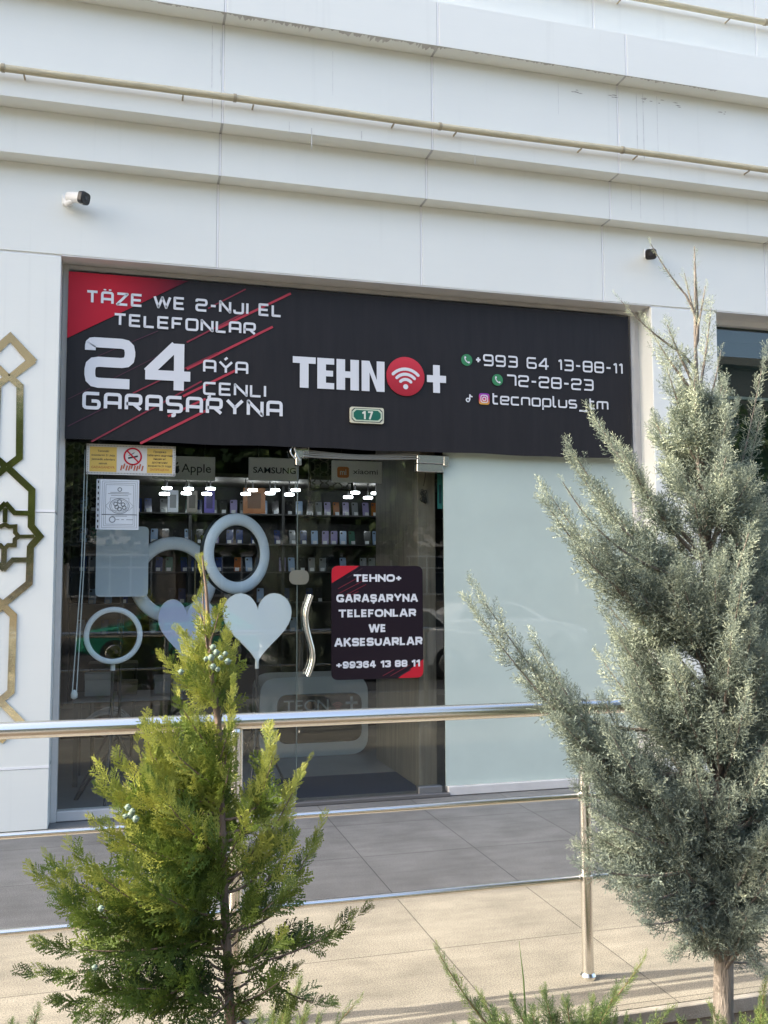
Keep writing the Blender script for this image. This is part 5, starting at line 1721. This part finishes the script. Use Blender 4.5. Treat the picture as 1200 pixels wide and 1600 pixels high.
def juniper(label, root, Y, plumes):
    t = thing('juniper_bush', label, 'shrub', root, 'low junipers in the planter')
    cr = Crown(JT); st = MB()
    for tx, ty_, bx, by, w, n, tint in plumes:
        dyt = rnd.uniform(-.08, .08)
        a = P(bx, by, Y + dyt * .3); b = P(tx, ty_, Y + dyt)
        ax = plume(cr, a, b, w / 500 * 1.25, int(n * 1.5), .075, tint, up=.35, taper=.7, lean=.75, wild=.25)
        r0 = np.array(root, float)
        st.tube([tuple(r0), tuple(r0 * .5 + a * .5 + np.array((0, 0, .02)))] + ax, [.007, .006] + list(np.linspace(.0045, .001, 9)), 6)
    st.build('stem', M_stem, t); cr.build('foliage', M_jun, t)


juniper('spreading green juniper under the railing post with long pointed shoots', (1.30, -3.62, -.30), -3.60, [
    (680, 1478, 800, 1640, 26, 34, .65), (748, 1552, 820, 1650, 34, 30, .6), (800, 1556, 850, 1650, 40, 34, .5), (850, 1548, 880, 1650, 50, 40, .5), (885, 1560, 900, 1660, 54, 40, .45),
    (925, 1562, 915, 1660, 50, 40, .5), (1008, 1494, 900, 1620, 18, 26, .7), (965, 1540, 920, 1630, 26, 24, .6), (960, 1590, 930, 1670, 50, 34, .45), (1050, 1575, 950, 1650, 28, 24, .7), (1000, 1600, 930, 1670, 40, 24, .5), (830, 1575, 860, 1680, 60, 34, .45), (870, 1585, 880, 1690, 60, 34, .4), (910, 1580, 905, 1690, 60, 34, .45), (945, 1572, 925, 1690, 54, 30, .5), (980, 1590, 940, 1690, 50, 28, .5), (1025, 1600, 950, 1690, 44, 24, .5), (790, 1590, 840, 1690, 50, 28, .5), (740, 1595, 800, 1690, 44, 24, .5), (710, 1600, 790, 1680, 40, 22, .4), (770, 1600, 830, 1690, 60, 30, .4)])
juniper('small juniper at the foot of the cypress trunk with yellow tipped shoots', (2.02, -3.74, -.30), -3.74, [
    (1196, 1528, 1180, 1650, 30, 26, .9), (1112, 1572, 1150, 1660, 30, 24, .7), (1062, 1592, 1130, 1670, 30, 22, .6), (1235, 1540, 1200, 1660, 34, 20, .6), (1160, 1590, 1160, 1680, 40, 22, .7), (1190, 1575, 1175, 1690, 44, 26, .7), (1215, 1560, 1190, 1690, 44, 26, .6), (1135, 1600, 1150, 1690, 40, 22, .6), (1095, 1605, 1140, 1690, 40, 22, .6), (1080, 1612, 1140, 1680, 36, 20, .5)])
juniper('pale green juniper shoots behind the thin trunk of the left conifer', (.42, -3.70, -.30), -3.70, [
    (468, 1532, 420, 1680, 26, 34, .75), (432, 1560, 410, 1690, 30, 28, .7), (405, 1590, 400, 1690, 36, 24, .6), (560, 1562, 450, 1660, 14, 16, .6), (500, 1590, 440, 1690, 28, 20, .6), (450, 1550, 415, 1690, 36, 34, .8), (480, 1575, 430, 1690, 34, 28, .7), (425, 1600, 410, 1700, 44, 30, .7)])
juniper('sparse juniper shoots at the bottom left corner of the planter', (-.22, -3.80, -.30), -3.80, [
    (62, 1572, 20, 1680, 14, 18, .5), (120, 1592, 90, 1690, 16, 16, .5), (20, 1600, 10, 1690, 30, 18, .45), (170, 1600, 150, 1690, 20, 14, .4)])
gb = MB()
p = [np.array((1.355, -3.58, -.30)), P(822, 1600, -3.58), P(818, 1530, -3.58), P(811, 1470, -3.58)]
vs = []
for i, (q, w) in enumerate(zip(p, (.006, .0065, .005, .0008))):
    vs += [tuple(q + np.array((-w / 2, 0, 0))), tuple(q + np.array((0, -.002, 0))), tuple(q + np.array((w / 2, 0, 0)))]
gb.add(vs, [(i * 3 + k, i * 3 + k + 1, i * 3 + k + 4, i * 3 + k + 3) for i in range(3) for k in range(2)], 0, True)
tag(gb.build('grass_blade', mat('grass_green', (.12, .19, .05), .5)), 'single tall grass blade standing in front of the beige paving', 'grass')

# ------------------------------------------------------------------ across the street (what the glass mirrors)
ob = thing('apartment_block', 'long beige block across the street mirrored in the shop glass', 'building', (4, -34, -.42))
M_beige = mat('beige_render', (.30, .27, .225), .8, var=.12, scale=.6)
MB().box(-34, 44, -46, -34, -.415, 12.5).build('wall', M_beige, ob)
MB().box(-34.4, 44.4, -46.4, -33.5, 12.51, 12.9).build('roof', M_beige, ob)
mb = MB()
for z in (3.2, 6.6): mb.box(-34, 44, -33.999, -33.7, z, z + .35)
mb.build('ledge', mat('pale_ledge', (.55, .52, .46), .7), ob)
M_wg = mat('dark_window_glass', (.02, .03, .04), .08)
M_wf = mat('pale_window_frame', (.60, .60, .58), .5)
for fl_ in range(3):
    for k in range(16):
        x = -30 + k * 4.6
        z = .3 + fl_ * 3.4
        f = MB()
        f.box(x, x + 3.4, -33.999, -33.9, z + .7, z + 2.5)
        w_ = f.build('window', M_wf, ob)
        g = MB()
        for q in range(4): g.box(x + .08 + q * .83, x + .83 + q * .83, -33.899, -33.88, z + .8, z + 1.9); g.box(x + .08 + q * .83, x + .83 + q * .83, -33.899, -33.88, z + 1.97, z + 2.42)
        g.build('pane', M_wg, w_)
tcr = Crown([np.array([[(-.5, 0, 0), (0, .5, .1), (.5, 0, 0), (0, -.5, .1)]]).reshape(-1, 3)])
for i in range(5200):
    u = rnd.random() ** .5
    th, ph_ = rnd.uniform(0, 6.283), math.acos(rnd.uniform(-1, 1))
    lob = 1 + .25 * math.sin(3 * th + 1) * math.sin(2 * ph_) + .15 * math.sin(5 * th)
    p = np.array((math.cos(th) * math.sin(ph_) * 2.0, math.sin(th) * math.sin(ph_) * 2.0, 4.4 + 1.9 * math.cos(ph_))) * np.array((u * lob, u * lob, 1)) if False else np.array((math.cos(th) * math.sin(ph_) * 2.1 * u * lob, math.sin(th) * math.sin(ph_) * 2.1 * u * lob, 4.4 + 2.0 * u * lob * math.cos(ph_)))
    tcr.put(p, [rnd.uniform(-1, 1) for _ in range(3)], [rnd.uniform(-1, 1) for _ in range(3)], rnd.uniform(.16, .3), rnd.uniform(.1, .8))
st0 = thing('street_tree', 'round leafy street tree across the road mirrored in the glass', 'tree', (0, 0, 0), 'street trees across the road')
tk = MB().tube([(0, 0, 0), (.03, .02, 1.4), (0, 0, 2.6), (.1, 0, 4.6)], [.15, .12, .10, .04], 10)
for k in range(5):
    tk.tube([(0, 0, 2.2 + .2 * k), (.7 * math.cos(k * 1.3), .7 * math.sin(k * 1.3), 3.4 + .2 * k), (1.3 * math.cos(k * 1.3 + .2), 1.3 * math.sin(k * 1.3), 4.3 + .3 * k)], [.07, .05, .02], 7)
tk.build('trunk', M_bark, st0)
tcr.build('crown', leaf_mat('street_leaf', (.03, .05, .015), (.06, .10, .025), (.12, .16, .04), .3), st0)
for i, (x, y, s, rz) in enumerate(((1.5, -22, 1.25, 0), (-6, -22.5, 1.3, 1), (6.6, -21.6, 1.15, 2), (11.4, -22.2, 1.3, 3), (17, -22, 1.2, 4), (23, -22, 1.3, 5), (-2.4, -21.4, 1.1, 2.2), (-11, -22, 1.25, 4.1), (4.0, -23.4, 1.35, 5.2), (9.0, -24.0, 1.4, .7), (14.2, -23.6, 1.35, 1.9))):
    r = st0
    if i:
        r = st0.copy(); COL.objects.link(r)
        for ch in st0.children:
            c = ch.copy(); COL.objects.link(c); c.parent = r
    r.location = (x, y, -.42); r.rotation_euler = (0, 0, rz); r.scale = (s, s, s)


def car(x, y, paint, label, flip=1):
    t = thing('parked_car', label, 'car', (x, y, -.42), 'cars parked across the road')
    g = -.42
    X = lambda a: x + flip * a
    prof = [(-2.2, .42), (-2.22, .72), (-2.1, .92), (-1.5, 1.0), (-.95, 1.03), (1.0, 1.0), (1.9, .86), (2.2, .68), (2.22, .40), (1.9, .30), (-1.9, .28)]
    secs = ((-.88, .93), (-.84, 1.0), (.84, 1.0), (.88, .93))
    mb = MB(); n = len(prof); vs = []
    for yy, s in secs:
        vs += [(X(a * s), y + yy, g + .62 + (b - .62) * s) for a, b in prof]
    mb.add(vs, [(k * n + i, k * n + (i + 1) % n, (k + 1) * n + (i + 1) % n, (k + 1) * n + i) for k in range(3) for i in range(n)])
    mb.add(vs[:n], [tuple(range(n))]); mb.add(vs[-n:], [tuple(range(n))])
    cab = [(-1.75, 1.0), (-1.1, 1.42), (-.3, 1.50), (.35, 1.44), (1.15, .99)]
    vs = [];
    for yy in (-.80, -.62, .62, .80):
        k_ = .93 if abs(yy) < .7 else 1
        vs += [(X(a), y + (yy if b < 1.1 else yy * .84), g + b * (1 if abs(yy) < .7 else .995)) for a, b in cab]
    n = len(cab)
    mb.add(vs, [(k * n + i, k * n + i + 1, (k + 1) * n + i + 1, (k + 1) * n + i) for k in range(3) for i in range(n - 1)])
    mb.add(vs[:n], [tuple(range(n))]); mb.add(vs[-n:], [tuple(range(n))])
    body = mb.build('body', mat('car_paint_' + label.split()[0], paint, .25, coat=.8), t)
    M_cg = bpy.data.materials.get('car_glass') or mat('car_glass', (.015, .018, .02), .05)
    for sd in (-1, 1):
        gl_ = MB()
        for pts in ([(-1.35, 1.06), (-1.02, 1.36), (-.42, 1.42), (-.42, 1.06)], [(-.34, 1.06), (-.34, 1.42), (.30, 1.38), (.85, 1.05)]):
            q = [(X(a), y + sd * (.815 - max(0, b - 1.0) * .27), g + b) for a, b in pts]
            gl_.add(q, [(0, 1, 2, 3)])
        gl_.build('side_window', M_cg, t)
    for a in (-1.38, 1.36):
        for sd in (-1, 1):
            w = MB().tube([(X(a), y + sd * .72, g + .325), (X(a), y + sd * .90, g + .325)], .325, 22).build('wheel', bpy.data.materials.get('tyre') or mat('tyre', (.02, .02, .02), .8), t)
            MB().tube([(X(a), y + sd * .901, g + .325), (X(a), y + sd * .912, g + .325)], [.21, .19], 16).build('rim', M_steel, w)
    for sd in (-1, 1):
        MB().box(min(X(2.14), X(2.225)), max(X(2.14), X(2.225)), y + sd * .62 - .15, y + sd * .62 + .15, g + .62, g + .74, 0, .02).build('headlight', M_wplastic, t)


car(9.4, -16.6, (.62, .63, .64), 'white saloon car parked across the road, mirrored in the frosted window')
car(1.1, -17.2, (.03, .30, .17), 'green saloon car parked across the road, mirrored behind the ring lights', -1)
car(-4.6, -16.8, (.30, .31, .32), 'silver saloon car parked across the road, mirrored at the left end of the glass')
car(4.9, -12.4, (.58, .58, .57), 'pale saloon car in the near lane of the road, mirrored in the door', -1)
SC.cycles.use_denoising = True
